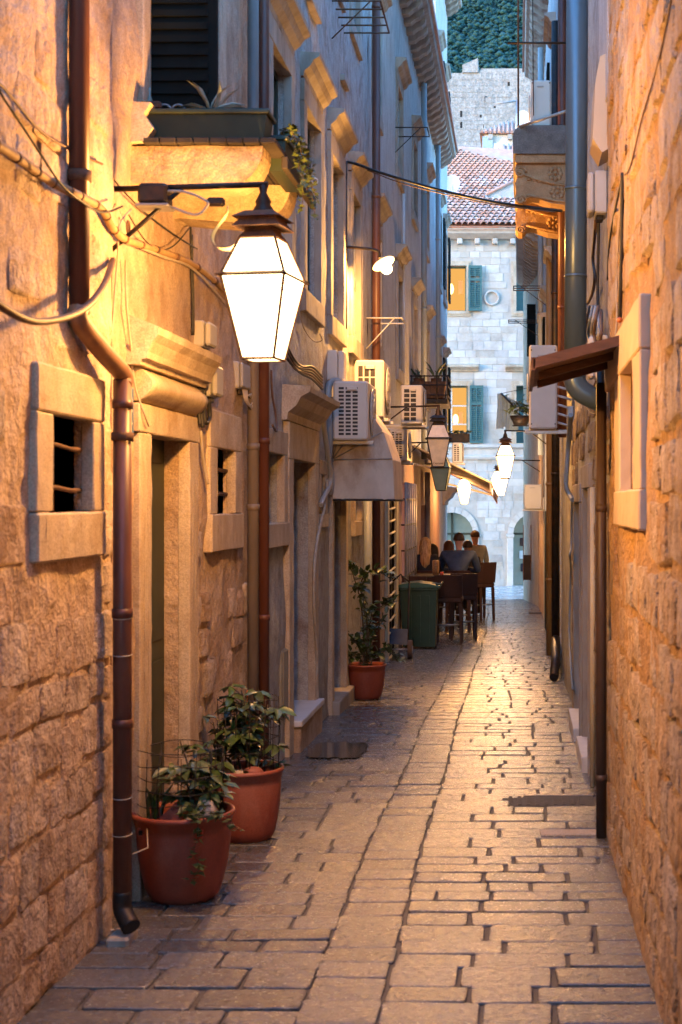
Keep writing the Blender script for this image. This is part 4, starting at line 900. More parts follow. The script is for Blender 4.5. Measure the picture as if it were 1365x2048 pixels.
# small reflector lamp on the left wall
def bowl_lamp():
    Y = 14.25; c = P(768, 533, Y); t = thing('reflector_lamp', 'small tilted reflector lamp glowing on a thin wall arm', 'lamp', c)
    MB().tube(smooth_path([P(692, 494, Y), P(740, 498, Y), P(757, 503, Y), P(760, 516, Y)]), .016, 6).build('arm', iron, t)
    ax = Vector((.50, -.22, -.86)).normalized(); q = ax.to_track_quat('Z', 'Y').to_matrix().to_4x4(); q.translation = P(767, 526, Y)
    m = MB(); m.lathe([(.012, -.035), (.03, -.022), (.11, -.004), (.122, .006), (.118, .012), (.04, .004)], 0, 0, 24, close=False); m.v = [q @ v for v in m.v]; m.build('reflector', M('enamel reflector', (.7, .62, .5), None, 5, .3, 0, emit=(1, .6, .22), estr=3.0 * DISP), t)
    m = MB(); m.lathe([(.062, .0), (.060, .05), (.056, .085), (.042, .112), (.02, .124), (.004, .127)], 0, 0, 16); m.v = [q @ v for v in m.v]; m.build('globe', glow('lit globe', (1.0, .7, .32), 8 * DISP, .9), t)
    L = bpy.data.lights.new('lamp_light', 'POINT'); L.energy = 40 * LW_; L.color = (1, .45, .10); L.shadow_soft_size = .04; lo = bpy.data.objects.new('lamp_light', L); COL.objects.link(lo); lo.parent = t; lo.location = (q @ Vector((0, 0, .08))) - wloc(t)
bowl_lamp()

# ------------------------------------------------------------------ pipes, cables, boxes
def pipe(name, label, pts, r, mat, cat='pipe', collars=(), seg=12, group=None):
    t = thing(name, label, cat, pts[-1], group); MB().tube(pts, r, seg).build('pipe_run', mat, t)
    for p in collars:
        if len(p) == 3: MB().tube([Vector(p) - Vector((0, 0, .022)), Vector(p) + Vector((0, 0, .022))], r * 1.13, seg).build('collar', mat, t)
    return t
def vpipe(label, px, Y, r, mat, z0, z1, X=None, coll=(), name='downpipe', group=None):
    x = wx(px, Y) if X is None else X
    t = thing(name, label, 'pipe', (x, Y, z0), group); MB().tube([(x, Y, z0), (x, Y, z1)], r, 12).build('pipe_run', mat, t)
    for z in coll: MB().tube([(x, Y, z - .02), (x, Y, z + .02)], r * 1.14, 12).build('collar', mat, t)
    return t
def cable(label, pts, r, mat, name='cable', n=5): return tag(MB().tube(smooth_path(pts, n), r, 6).build(name, mat), label, 'cable')
t = thing('brown_downpipe', 'brown downpipe jogging past the small barred window', 'pipe', (-1.61, 5.8, gz(5.8)))
ua, ub = (-1.655, 5.36), (-1.612, 5.79)
MB().tube([(*ua, 5.5), (*ua, 2.36)], .038, 14).build('upper_run', pipe_br, t)
MB().tube(smooth_path([(*ua, 2.38), (*ua, 2.335), (-1.635, 5.57, 2.25), (*ub, 2.175), (*ub, 2.13)], 4), .039, 14).build('elbow', M('worn pipe elbow', (.30, .17, .09), (.2, .09, .045), 9, .5, .2, 60), t)
MB().tube([(*ub, 2.15), (*ub, .06)], .0375, 14).build('lower_run', pipe_br, t)
for z in (2.05, 1.2, .75): MB().tube([(*ub, z - .018), (*ub, z + .018)], .042, 14).build('collar', pipe_br, t)
MB().tube([(ua[0], ua[1], 2.86), (ua[0], ua[1], 2.90)], .045, 14).build('clamp', rust, t); MB().tube([(ub[0], ub[1], 1.90), (ub[0], ub[1], 1.935)], .045, 14).build('clamp', rust, t)
MB().tube(smooth_path([(*ub, .07), (ub[0], ub[1], .0), (ub[0] + .02, ub[1] - .02, -.035), (ub[0] + .05, ub[1] - .05, -.065)], 4), .039, 12).build('shoe', iron, t)
MB().box(ub[0] - .04, ub[0] + .05, ub[1] - .1, ub[1] + .06, gz(5.8) - .02, gz(5.8) + .035, .01).build('base_stone', dressed_d, t)
for z in (1.18, 1.03, .45, .30): MB().tube([(ub[0] + .039 * math.cos(a), ub[1] + .039 * math.sin(a), z + .004 * math.sin(a)) for a in [2 * math.pi * i / 12 for i in range(13)]], .0022, 4).build('wire_tie', cable_wh, t)
vpipe('taupe square downpipe left of the brown pair past the second barred window', 506, 8.93, .036, pipe_gr, gz(9), 6.1, X=-1.665, coll=(2.0, 1.62, 3.9))
vpipe('brown downpipe paired with the taupe one below the big lantern', 528, 9.27, .037, pipe_br, gz(9.3), 8.6, X=-1.66, coll=(2.05, .9, 3.9))
vpipe('pale grey downpipe rising behind the tall plant', 736, 15.35, .045, pipe_teal, gz(15), 1.75, X=wx(736, 15.35))
vpipe('dark brown drain running the full height between two houses', 752, 16.5, .048, pipe_br, gz(16.5), 9.1, X=wx(753, 16.5), coll=(2.8, 5.2, 7.4))
vpipe('pale teal gutter pipe, nearer of two on the pale house', 853, 24.6, .05, pipe_teal, 2.4, 8.9, X=-1.63, coll=(5, 7))
vpipe('pale teal gutter pipe, farther of two on the pale house', 884, 28.9, .05, pipe_teal, 2.4, 8.9, X=-1.63, coll=(5, 7))
vpipe('thin white pipe on the pale house beside the upper hooks', 817, 21.0, .022, white_pt, 3.0, 6.2, X=-1.69)
vpipe('lilac drainpipe on the pink wall behind the diners', 856, 25.9, .05, M('lilac pipe', (.32, .27, .32), None, 5, .5, .1), gz(26), 2.2, X=-1.655)
# the big duct on the right
t = thing('flue_duct', 'wide grey blue duct running up the wall beyond the wooden canopy', 'duct', (.345, 8.62, 2.25)); xd, yd = .345, 8.62
MB().tube([(xd + .03, yd, 7.4), (xd + .005, yd, 3.4), (xd, yd, 2.42)], .067, 24).build('duct_run', pipe_bl, t)
for z in (2.46, 3.02, 3.55): MB().tube([(xd + .003, yd, z - .008), (xd + .003, yd, z + .008)], .0705, 24).build('seam', pipe_bl, t)
MB().tube(smooth_path([(xd, yd, 2.44), (xd + .0, yd, 2.38), (xd + .05, yd, 2.315), (xd + .19, yd, 2.25)], 5), .068, 24).build('elbow', pipe_bl, t)
MB().tube([(xd + .08, yd - .03, 3.55), (xd + .17, yd - .03, 3.58)], .008, 6).build('stay', iron, t)
vpipe('brown downpipe in the corner behind the flaking wall', 1206, 7.74, .029, M('umber pipe', (.075, .045, .03), (.05, .03, .02), 9, .5, .1, 60, streak=.3), gz(7.7), 2.3, X=.452, coll=(1.62, .15))
vpipe('cream cable trunking standing beside the brown corner pipe', 1176, 9.3, .018, cream_pt, gz(9.3), 1.75, X=.487, name='trunking')
vpipe('yellow lit drainpipe below the large air conditioner', 1100, 19.4, .05, M('yellow lit pipe', (.34, .20, .07), (.26, .14, .045), 7, .45, .1, 50, streak=.3), gz(19.4), 6.5, X=.43, coll=(1.9, .6))  # the lamp's yellow light is put into this pipe's colour
vpipe('black drainpipe beside the yellow one', 1117, 17.3, .05, iron, -.05, 7.5, X=.455, coll=(2.0, 4.2))
vpipe('reddish brown pipe running up behind the grey duct', 1122, 14.2, .045, pipe_br, 2.3, 7.5, X=.44, coll=(3.6,))
vpipe('blue grey pipe high on the eaved house', 1064, 25.5, .05, pipe_teal, 2.5, 9.8, X=.40)
pipe('bent_drain', 'black crooked drain end near the ground on the narrow dark house', [(.455, 17.2, .0), (.44, 16.7, -.10), (.43, 16.3, gz(16.3) + .22), (.40, 15.9, gz(15.9) + .05)], .052, iron)
# cables on the left wall
def lw(px, py, off=.03, X=XN): Y = LY(px, -(X + off)); return P(px, py, Y)
t = thing('cable_bundle', 'thick segmented cable bundle sagging along the washed wall to the lantern bracket', 'cable', lw(215, 420))
pts = smooth_path([lw(-700, -40), lw(-250, 170), lw(-60, 262), lw(0, 293), lw(55, 330), lw(100, 362), lw(140, 383, .08), lw(165, 395, .085), lw(205, 420), lw(225, 455), lw(250, 478), lw(290, 492, .03, XD), lw(330, 505, .03, XD), lw(385, 528, .03, XD), lw(430, 562, .03, XD), lw(470, 600, .03, XD)], 5)
MB().tube(pts, .017, 8).build('sheath', M('ochre sheath', (.36, .24, .12), (.25, .15, .07), 14, .7, .3), t)
for i in range(2, len(pts) - 2, 4): MB().tube([pts[i] - (pts[i + 1] - pts[i]) * .2, pts[i] + (pts[i + 1] - pts[i]) * .2], .0195, 8).build('strap', rust, t)
cable('thin white cable strung along the wall below the thick bundle', [lw(215, 425, .02), lw(250, 480, .03), lw(275, 492, .03, XD), lw(330, 515, .03, XD), lw(375, 530, .03, XD), lw(410, 560, .03, XD), lw(455, 612, .03, XD)], .008, cable_wh)
cable('dark slack wire falling from the upper left to the bracket', [lw(-400, -260, .01), lw(-40, 130, .05), lw(10, 200, .06), lw(70, 290, .08), lw(120, 365, .1), lw(160, 400, .11), lw(205, 425, .06), lw(245, 413, .06)], .0045, cable_bk)
cable('twin brown wire crossing behind the brown downpipe', [lw(-400, -120, .01), lw(-30, 145, .02), lw(20, 190, .02), lw(80, 260, .02), lw(140, 298, .02), lw(190, 322, .02), lw(205, 328, .02)], .005, cable_rst)
cable('taut thin wire running down past the ballast box', [lw(200, 322, .03, XD), lw(235, 368, .03, XD), lw(290, 425, .03, XD), lw(350, 470, .03, XD), lw(395, 498, .03, XD)], .004, cable_bk)
cable('slack thin wire looping under the corbels', [lw(258, 430, .03, XD), lw(290, 480, .04, XD), lw(320, 500, .04, XD), lw(350, 490, .04, XD), lw(380, 455, .04, XD)], .0035, cable_bk)
cable('stout rusty cable hanging in a wide loop across the brown downpipe', [lw(-700, 330, .01), lw(-380, 400, .04), lw(-180, 480, .08), lw(-70, 560, .1), lw(0, 611, .13), lw(50, 638, .14), lw(90, 643, .145), lw(140, 632, .15), lw(178, 610, .14), lw(205, 575, .10), lw(220, 540, .05), lw(226, 520, .02)], .0135, cable_rst)
cable('white cord dropping from the bracket down the bright wall', [lw(262, 420, .06, XD), lw(240, 450, .05, XD), lw(236, 510, .03, XD), lw(232, 560, .02, XD), lw(226, 640, .02, XD), lw(222, 690, .02, XD)], .0045, cable_wh)
cable('pale cord running down beside the door hood', [lw(252, 520, .02, XD), lw(253, 600, .02, XD), lw(262, 690, .02, XD), lw(270, 770, .02, XD), lw(290, 830, .05, XD), lw(298, 852, .05, XD)], .005, cable_wh)
for i, (a, b_, l_) in enumerate(((382, 444, 'black cable beside the upper meter box'), (384.5, 470, 'second black cable beside the upper meter box'))):
    cable(l_, [lw(a, b_, .015, XD), lw(a + 1, 540, .015, XD), lw(a + 3, 600, .015, XD), lw(a + 3, 670, .015, XD)], .006, cable_bk)
t = MB().tube([lw(257, 455, .03, XD) + Vector((0, .02 * math.cos(a), .028 * math.sin(a))) for a in [2 * math.pi * i / 14 for i in range(15)]], .005, 6).build('wall_ring', rust); tag(t, 'rusty iron ring fixed to the wall under the lantern arm', 'ring')
def meter(label, px, py0, py1, X, dep, ln, mat=None, name='meter_box', lidmat=None):
    Y = LY(px, -X) if X < 0 else RY(px, X); n = 1 if X < 0 else -1; z0, z1 = ZZ(py1, Y), ZZ(py0, Y)
    t = thing(name, label, 'electrical box', (X, Y, z0)); mat = mat or box_gr
    MB().box(X - n * .01, X + n * dep * .6, Y, Y + ln, z0, z1, .008).build('housing', mat, t); MB().box(X + n * (dep * .6 + .002), X + n * dep, Y + .006, Y + ln - .006, z0 + .006, z1 - .006, .012).build('cover', lidmat or mat, t)
    MB().box(X + n * .01, X + n * dep * .5, Y + ln * .3, Y + ln * .7, z0 - .03, z0, .004).build('gland', iron, t); return t
meter('upper beige meter box beyond the door hood', 388, 640, 692, XD, .085, .2); meter('lower grey meter box with black cables beyond the door hood', 402, 727, 792, XD, .085, .2)
meter('long pale junction box below the big lantern', 466, 722, 776, XD, .06, .3, name='junction_box')
for i, (dx, yb) in enumerate(((399, 850), (404, 855), (410, 846))):
    cable(['thick black cable hanging below the lower meter box', 'middle black cable hanging below the lower meter box', 'looping black cable hanging below the lower meter box'][i], [lw(dx + 3, 720, .04, XD), lw(dx, 770, .04, XD), lw(dx - 1, 820, .04, XD), lw(dx + 2, yb, .05, XD)] + ([lw(dx + 10, 835, .05, XD), lw(dx + 8, 800, .05, XD)] if i == 2 else []), .012, cable_bk)
cable('pale conduit tail hanging on the wall before the second barred window', [lw(402, 860, .03, XD), lw(405, 900, .03, XD), lw(409, 930, .03, XD), lw(416, 968, .04, XD)], .009, cable_wh)
r = random.Random(4)
for i in range(4): cable(['highest', 'second', 'third', 'lowest'][i] + ' loop of the pale wires hanging under the long junction box', [lw(486 + i * 3, 778, .05, XD), lw(490 + i * 2, 800, .06, XD), lw(500 + i * 3, 812 + i * 4, .07, XD), lw(506, 800 - i * 3, .07, XD), lw(496 + i, 790, .06, XD)], .004, cable_wh)['group'] = 'loose wires under the junction box'
cable('dark cable end curling on the wall left of the second door hood', [lw(543, 740, .02, XE), lw(545, 790, .02, XE), lw(552, 830, .03, XE), lw(554, 862, .05, XE), lw(545, 850, .06, XE)], .008, cable_rst)
for i in range(5):
    o = 6 * i; cable(['bundled cable, lowest strand, above the second door hood', 'bundled cable, second strand, above the second door hood', 'bundled cable, third strand, above the second door hood', 'bundled cable, fourth strand, above the second door hood', 'bundled cable, top strand, above the second door hood'][i], [lw(575, 718 - o, .03, XE), lw(590, 735 - o * .6 + (i % 2) * 5, .06, XE), lw(605, 748 - o * .6, .05, XE), lw(625, 758 - o, .06, XE), lw(645, 778 - o, .05, XE)], .011, cable_rst if i % 2 else cable_bk)
cable('pale wire loop on the wall right of the big lantern', [lw(598, 620, .02, XE), lw(610, 660, .02, XE), lw(630, 683, .06, XE), lw(645, 680, .12, XE), lw(640, 668, .12, XE)], .005, cable_wh)
meter('grey cover plate low on the wall before the second door', 560, 1302, 1430, XE, .03, .24, M('grey green plate', (.30, .29, .24), None, 6, .5, .1), 'service_cover')
meter('small pale plastic box above the first air conditioner', 655, 700, 760, XE, .15, .2, ac_w, 'junction_box')
cable('white hose dropping down the wall before the door under the canopy', [lw(655, 960, .04, XE), lw(650, 1010, .05, XE), lw(632, 1100, .05, XE), lw(628, 1200, .05, XE), lw(634, 1300, .05, XE), lw(634, 1380, .04, XE), lw(632, 1420, .03, XE)], .014, cable_wh)
cable('black cable strung across the alley from the hooded windows to the balcony', [P(692, 600, 14.2), P(692, 420, 14.2), P(692, 335, 14.2), P(705, 326, 14.2), P(760, 345, 14), P(880, 380, 13.6), P(1000, 406, 13.2), P(1125, 422, 13)], .014, cable_bk)
cable('thin copper wire strung beneath the black cable', [P(735, 340, 14.1), P(800, 365, 13.9), P(880, 386, 13.6), P(990, 409, 13.2), P(1110, 424, 13)], .006, cable_rst)
vpipe('dark conduit dropping from the strung cable down the house front', 692, 14.2, .016, cable_bk, 3.2, 5.05, X=wx(692, 14.2), name='conduit')
# blue notice on the wall by the door
t = thing('notice_plate', 'small blue notice plate behind the brown downpipe beside the door', 'notice', (XD, 6.35, 1.9)); Ys = 6.2
MB().box(XD, XD + .018, Ys, Ys + .15, 1.92, 2.16, .002).build('plate', sign_blue, t)
for i in range(2): MB().box(XD + .018, XD + .0195, Ys + .03 + i * .05, Ys + .06 + i * .05, 2.09, 2.135).build('emblem', sign_or, t)
for i in range(5): MB().box(XD + .018, XD + .0195, Ys + .02, Ys + .13 - (i % 2) * .04, 1.94 + i * .028, 1.95 + i * .028).build('text_line', sign_wh, t)
# right-hand boxes and cables
meter('tall grey electrical box high on the flaking wall', 1212, 340, 425, XR, .10, .22); t = meter('cream junction box behind the wooden canopy', 1213, 670, 757, XR, .10, .16, ac_w, 'junction_box')
def rw(px, py, off=.03, X=XR): Y = RY(px, X - off); return P(px, py, Y)
cable('thick cable dropping from the tall grey box', [rw(1193, 420), rw(1190, 470), rw(1186, 520), rw(1190, 560), rw(1180, 600), rw(1165, 612, .06), rw(1145, 620, .12), rw(1140, 628, .13)], .011, cable_rst)
cable('second cable dropping from the tall grey box', [rw(1198, 425), rw(1197, 500), rw(1196, 600), rw(1200, 680)], .010, cable_bk)
for i in range(5):
    a = 1168 + i * 6; cable(['leftmost', 'second from left', 'middle', 'second from right', 'rightmost'][i] + ' cable loop of the coil hanging beside the big duct', [rw(a + 6, 612, .05), rw(a, 640, .07), rw(a - 3, 670, .07), rw(a + 4, 690, .06), rw(a + 12, 665, .05), rw(a + 10, 620, .04)], .009, [box_gr, cable_rst, pipe_teal][i % 3])['group'] = 'cable loops by the duct'
cable('black bar like cable hanging straight down the flaking wall', [rw(1246, 345, .02), rw(1245, 420, .02), rw(1243, 540, .02), rw(1240, 640, .02)], .011, cable_bk)
cable('thin black wire slanting down from the top hook', [rw(1246, 350, .02), rw(1235, 400, .02), rw(1220, 480, .02), rw(1216, 560, .02)], .006, cable_bk)
cable('pale wires running down beside the hanging black cable', [rw(1244, 355, .02), rw(1237, 480, .02), rw(1234, 560, .02), rw(1234, 640, .02), rw(1228, 700, .03)], .005, cable_wh)
cable('long thin line crossing the flaking wall diagonally', [rw(1345, -10, .02), rw(1318, 120, .02), rw(1285, 235, .02), rw(1262, 330, .02), rw(1250, 350, .02)], .004, cable_rst)
t = MB().tube([rw(1252, 300, .03) + Vector((0, .02 * math.cos(a), .02 * math.sin(a))) for a in [2 * math.pi * i / 14 for i in range(12)]], .004, 6).build('wall_hook', rust); tag(t, 'small open iron ring high on the flaking wall', 'hook')
t = MB().ball(rw(1240, 640, .03), .014, 8, 6).build('cable_clip', sign_or); tag(t, 'small orange clip at the end of the hanging black cable', 'clip')
cable('grey hose curving down below the large air conditioner', [rw(1142, 830, .06), rw(1138, 880, .06), rw(1133, 950, .08), rw(1133, 975, .08), rw(1140, 990, .05), rw(1146, 1000, .03)], .022, pipe_teal)
cable('thin blue grey hose hanging down the dark house to the ground', [rw(1144, 1000, .03), rw(1143, 1090, .03), rw(1140, 1110, .06), rw(1142, 1140, .03), rw(1139, 1250, .04), rw(1142, 1330, .04), rw(1146, 1380, .03)], .011, pipe_teal)
cable('pale wire loop under the cream junction box', [rw(1195, 757), rw(1180, 790, .06), rw(1175, 815, .07), rw(1188, 828, .06), rw(1198, 822, .04)], .006, cable_rst)
vpipe('short thick dark cable duct below the cream junction box', 1197, 7.95, .022, cable_bk, 2.05, 2.4, X=.46, name='conduit')
# wooden canopy
t = thing('wooden_canopy', 'small sloping plank canopy over the framed window', 'canopy', (.4, 7.2, 2.35))
for i in range(6):
    y0 = 6.60 + i * .208; MB().hexa([(.08, y0, 2.285), (.52, y0, 2.40), (.52, y0 + .2, 2.40), (.08, y0 + .2, 2.285), (.08, y0, 2.31), (.52, y0, 2.425), (.52, y0 + .2, 2.425), (.08, y0 + .2, 2.31)]).build('plank', wood_dk, t)
MB().hexa([(.07, 6.575, 2.27), (.53, 6.575, 2.392), (.53, 6.598, 2.392), (.07, 6.598, 2.27), (.07, 6.575, 2.318), (.53, 6.575, 2.44), (.53, 6.598, 2.44), (.07, 6.598, 2.318)]).build('edge_board', wood_dk, t)
MB().hexa([(.06, 6.575, 2.262), (.078, 6.575, 2.262), (.078, 7.85, 2.262), (.06, 7.85, 2.262), (.06, 6.575, 2.322), (.078, 6.575, 2.322), (.078, 7.85, 2.322), (.06, 7.85, 2.322)]).build('fascia', wood_dk, t)
for y0 in (6.95, 7.45): MB().hexa([(.10, y0, 2.25), (.50, y0, 2.36), (.50, y0 + .03, 2.36), (.10, y0 + .03, 2.25), (.10, y0, 2.288), (.50, y0, 2.395), (.50, y0 + .03, 2.395), (.10, y0 + .03, 2.288)]).build('batten', wood_dk, t)

# ------------------------------------------------------------------ air conditioners
def ac(label, x0, x1, y0, ln, z0, z1, n, rows=13, cols=3, style='side', bracket=True, feet=None):
    """n: +1 when the fan side looks to the right"""
    t = thing('air_conditioner', label, 'air conditioner', ((x0 + x1) / 2, y0, z0), 'air conditioners on the alley walls')
    MB().box(x0, x1, y0, y0 + ln, z0, z1, .016).build('casing', ac_w, t)
    h = z1 - z0; w = x1 - x0; k = MB()
    if style == 'side':
        gx0, gx1 = x0 + w * .14, x0 + w * .74; cw_ = (gx1 - gx0) / cols; rh = h * .84 / rows
        for i in range(cols):
            for j in range(rows): k.box(gx0 + i * cw_ + .008, gx0 + (i + 1) * cw_ - .008, y0 - .003, y0 + .01, z0 + h * .07 + j * rh + .007, z0 + h * .07 + (j + 1) * rh - .007)
        tag(k.build('coil_slots', ac_dark, t), kind='stuff'); MB().box(x0 + w * .40, x0 + w * .70, y0 - .016, y0 - .002, z1 - h * .16, z1 - h * .09, .006).build('handle_cover', ac_w, t)
    else:
        MB().box(x0 + w * .30, x0 + w * .62, y0 - .010, y0 - .001, z1 - h * .15, z1 - h * .12, .003).build('handle_recess', box_gr, t)
        for (a, b_) in ((.08, .06), (.92, .06), (.08, .94), (.92, .94)): MB().tube([(x0 + w * a, y0 - .004, z0 + h * b_), (x0 + w * a, y0 + .002, z0 + h * b_)], .007, 6).build('screw', iron, t)
    xf = x1 if n > 0 else x0; cy, cz = y0 + ln * .45, (z0 + z1) / 2; R_ = min(ln * .38, h * .42); f_ = MB()
    for q in (1, .75, .5, .25): f_.tube([(xf + n * .015, cy + R_ * q * math.cos(a), cz + R_ * q * math.sin(a)) for a in [2 * math.pi * i / 20 for i in range(21)]], .005, 4)
    for i in range(6): a = math.pi * i / 6; f_.tube([(xf + n * .016, cy - R_ * math.cos(a), cz - R_ * math.sin(a)), (xf + n * .016, cy + R_ * math.cos(a), cz + R_ * math.sin(a))], .004, 4)
    f_.build('fan_guard', ac_w, t); MB().lathe([(R_ * .98, 0), (R_ * .98, .004)], 0, 0, 20)
    m = MB(); m.add([(xf + n * .003, cy + R_ * math.cos(a), cz + R_ * math.sin(a)) for a in [2 * math.pi * i / 20 for i in range(20)]], [tuple(range(20))]); m.build('fan_opening', ac_dark, t)
    if bracket:
        wxx = (XE if n > 0 else XS)
        for y_ in (y0 + .08, y0 + ln - .12):
            MB().box(wxx - n * .02, (x1 if n > 0 else x0) + n * .04, y_, y_ + .035, z0 - .035, z0 - .003, .003).build('bracket_arm', ac_w, t); MB().box(wxx - n * .02, wxx + n * .03, y_, y_ + .035, z0 - .03, z0 + .22, .003).build('bracket_post', ac_w, t)
    return t
def sx(px, s): return (px - VX) / s
a1 = ac('front air conditioner with slatted grey side beside the canvas canopy', -1.655, -1.345, 12.7, .78, ZZ(880, 12.7), ZZ(762, 12.7), 1)
m = MB().tube(smooth_path([(-1.70, 12.75, 2.05), (-1.69, 12.72, 2.3), (-1.70, 12.72, 2.6), (-1.69, 12.78, 2.72), (-1.62, 12.85, 2.74), (-1.60, 12.9, 2.65)]), .032, 10).build('insulated_pipe', pipe_teal, a1)
cable('corrugated grey hose running down from the front air conditioner', [lw(650, 790, .07, XE), lw(648, 850, .06, XE), lw(655, 900, .06, XE), lw(662, 960, .06, XE), lw(650, 990, .05, XE), lw(642, 1010, .04, XE)], .024, box_gr)
ac('upper air conditioner behind and above the front one', sx(707, 190), sx(768, 190), 14.97, .8, ZZ(835, 14.97), ZZ(720, 14.97), 1, 4, 3)
ac('yellow lit air conditioner beside the plant balcony', sx(801, 160), sx(845, 160), 17.8, .75, ZZ(848, 17.8), ZZ(770, 17.8), 1, 7, 2)
ac('small air conditioner below the yellow lit one', sx(778, 150), sx(815, 150), 18.95, .75, ZZ(922, 18.95), ZZ(857, 18.95), 1, 12, 3)
ar = ac('large plain backed air conditioner on the narrow dark house', sx(1059, 212), sx(1115, 212), 13.4, .36, ZZ(858, 13.4), ZZ(690, 13.4), -1, style='plain')
for i in range(7): MB().tube(smooth_path([(.37, 13.5, 2.92 - i * .085), (.43, 13.46, 2.90 - i * .085), (.50, 13.5, 2.88 - i * .085)]), .012, 6).build('refrigerant_line', white_pt, ar)
MB().box(.5, .07, 13.38, 13.42, ZZ(868, 13.4), ZZ(862, 13.4), .003).build('shelf_rail', zinc, ar)
ac('small air conditioner low on the far right wall', sx(1049, 104), sx(1084, 104), 27.3, .3, ZZ(1018, 27.3), ZZ(969, 27.3), -1, style='plain')
ac('air conditioner standing on the carved balcony', sx(1063, 219), sx(1104, 219), 13.15, .3, 5.11, ZZ(160, 13.15), -1, style='plain', bracket=False)
ac('dim air conditioner under the far plant shelf', sx(905, 108), sx(925, 108), 26.3, .5, ZZ(925, 26.3), ZZ(885, 26.3), 1, 8, 2)
# ------------------------------------------------------------------ canvas canopy over the door
t = thing('canvas_canopy', 'stained grey canvas canopy with rounded ribs over a door', 'canopy', (-1.4, 13.6, 1.67)); y0, y1 = 13.0, 13.95
prof = [(-1.725, 2.62), (-1.52, 2.60), (-1.33, 2.50), (-1.17, 2.30), (-1.075, 2.05), (-1.055, 1.675)]; hg = (-1.70, 2.04)
prof = [(-1.725 + (x + 1.725) * .885, z) for x, z in prof]
sec = []
for k, (x, z) in enumerate(prof): sec.append((x, z))
m = MB(); ysub = [y0 + (y1 - y0) * i / 6 for i in range(7)]; vs = []
for y in ysub:
    sag = -.015 * math.sin(math.pi * (y - y0) / (y1 - y0) * 3) ** 2
    for (x, z) in prof: vs.append((x + sag, y, z + sag * .5))
fs = [(i * 6 + k, i * 6 + k + 1, (i + 1) * 6 + k + 1, (i + 1) * 6 + k) for i in range(6) for k in range(5)]
m.add(vs, fs, False); m.add([(x - .012, y, z - .012) for x, y, z in vs], fs, False); m.build('canvas_top', canvas, t)
for ye, name in ((y0, 'side_panel'), (y1, 'side_panel')):
    d_ = -1 if ye == y0 else 1; m = MB()
    for k in range(4):
        (xa, za), (xb, zb) = prof[k], prof[k + 1]; mid = ((xa + xb + hg[0]) / 3, ye + d_ * .02, (za + zb + hg[1]) / 3)
        m.add([(hg[0], ye, hg[1]), (xa, ye, za), (xb, ye, zb), mid], [(0, 1, 3), (1, 2, 3), (2, 0, 3)], True)
    n_ = 6; vs = []
    for i in range(n_ + 1):
        u = i / n_; x = hg[0] + (prof[4][0] - hg[0]) * u; vs += [(x, ye, hg[1] + (prof[4][1] - hg[1]) * u), (x + .02 * u, ye + d_ * .012 * math.sin(u * 9), 1.675)]
    m.add(vs, [(2 * i, 2 * i + 1, 2 * i + 3, 2 * i + 2) for i in range(n_)], True)
    m.build(name, canvas, t)
for k in range(1, 5): MB().tube([(hg[0], y0 - .004, hg[1]), (prof[k][0], y0 - .004, prof[k][1])], .006, 5).build('rib', zinc, t)
MB().tube([(-1.72, y0 - .004, 1.675), (prof[5][0], y0 - .004, 1.672), (prof[5][0], y1, 1.672)], .012, 6, smooth=False).build('hem', wood_gry, t)
MB().ball((hg[0], y0 - .01, hg[1]), .022, 8, 6).build('hinge', zinc, t)
# ------------------------------------------------------------------ right balcony with carved corbels
t = thing('carved_balcony', 'stone balcony on carved scroll corbels glowing orange underneath', 'balcony', (.25, 13.3, 4.4)); YB = 13.0
MB().prism([(.54, 4.84), (-.045, 4.84), (-.05, 4.93), (-.05, 5.0), (-.03, 5.06), (.03, 5.10), (.54, 5.10)], 'y', YB, YB + 1.9).build('slab', M('dark weathered slab', (.20, .18, .165), (.12, .11, .10), 9, .85, .5, 40), t)
MB().box(.54, -.03, YB + .02, YB + 1.88, 4.76, 4.838, .008).build('slab_moulding', M('orange lit carved stone', (.46, .29, .15), (.32, .19, .09), 12, .8, .6, 60, coarse=.5), t)  # orange lamp glow from below is put into the stone colour
carve = MATS['orange lit carved stone']
for yb in (YB + .06, YB + 1.5):
    pr = [(.54, 4.755), (-.02, 4.755), (-.035, 4.70), (-.01, 4.64), (-.03, 4.58), (-.02, 4.52), (-.03, 4.44), (-.005, 4.395), (.04, 4.39), (.075, 4.42), (.08, 4.445), (.13, 4.46), (.30, 4.40), (.54, 4.37)]
    c_ = MB().prism(pr, 'y', yb, yb + .28).build('corbel', carve, t)
    for (cx, cz, r_) in ((.02, 4.68, .055), (.025, 4.43, .045)):
        MB().tube([(cx + r_ * (1 - i / 22) * math.cos(i * .55), yb - .008, cz + r_ * (1 - i / 22) * math.sin(i * .55)) for i in range(20)], .012, 6).build('volute', carve, c_)
    for (cx, cz) in ((.34, 4.67), (.36, 4.50)):
        for i in range(8): a = 2 * math.pi * i / 8; MB().ball((cx + .05 * math.cos(a), yb - .002, cz + .05 * math.sin(a)), .024, 6, 4, (1, .5, 1)).build('petal', carve, c_)
        MB().ball((cx, yb - .006, cz), .018, 6, 4).build('flower_heart', carve, c_)
    MB().tube([(-.02, yb - .006, 4.70), (.12, yb - .006, 4.63), (.3, yb - .006, 4.58), (.52, yb - .006, 4.55)], .014, 6).build('carved_rib', carve, c_); MB().tube([(.08, yb - .006, 4.47), (.2, yb - .006, 4.45), (.34, yb - .006, 4.42), (.52, yb - .006, 4.40)], .014, 6).build('carved_rib', carve, c_)
    for i in range(7): MB().ball((.1 + i * .045, yb - .003, 4.585 - i * .008 + .03), .018, 6, 4, (1.3, .5, .7)).build('leaf_boss', carve, c_)
MB().tube([(-.0, YB + .05, 5.1), (-.0, YB + .05, 8.5)], .010, 6).build('corner_rod', rust, t)
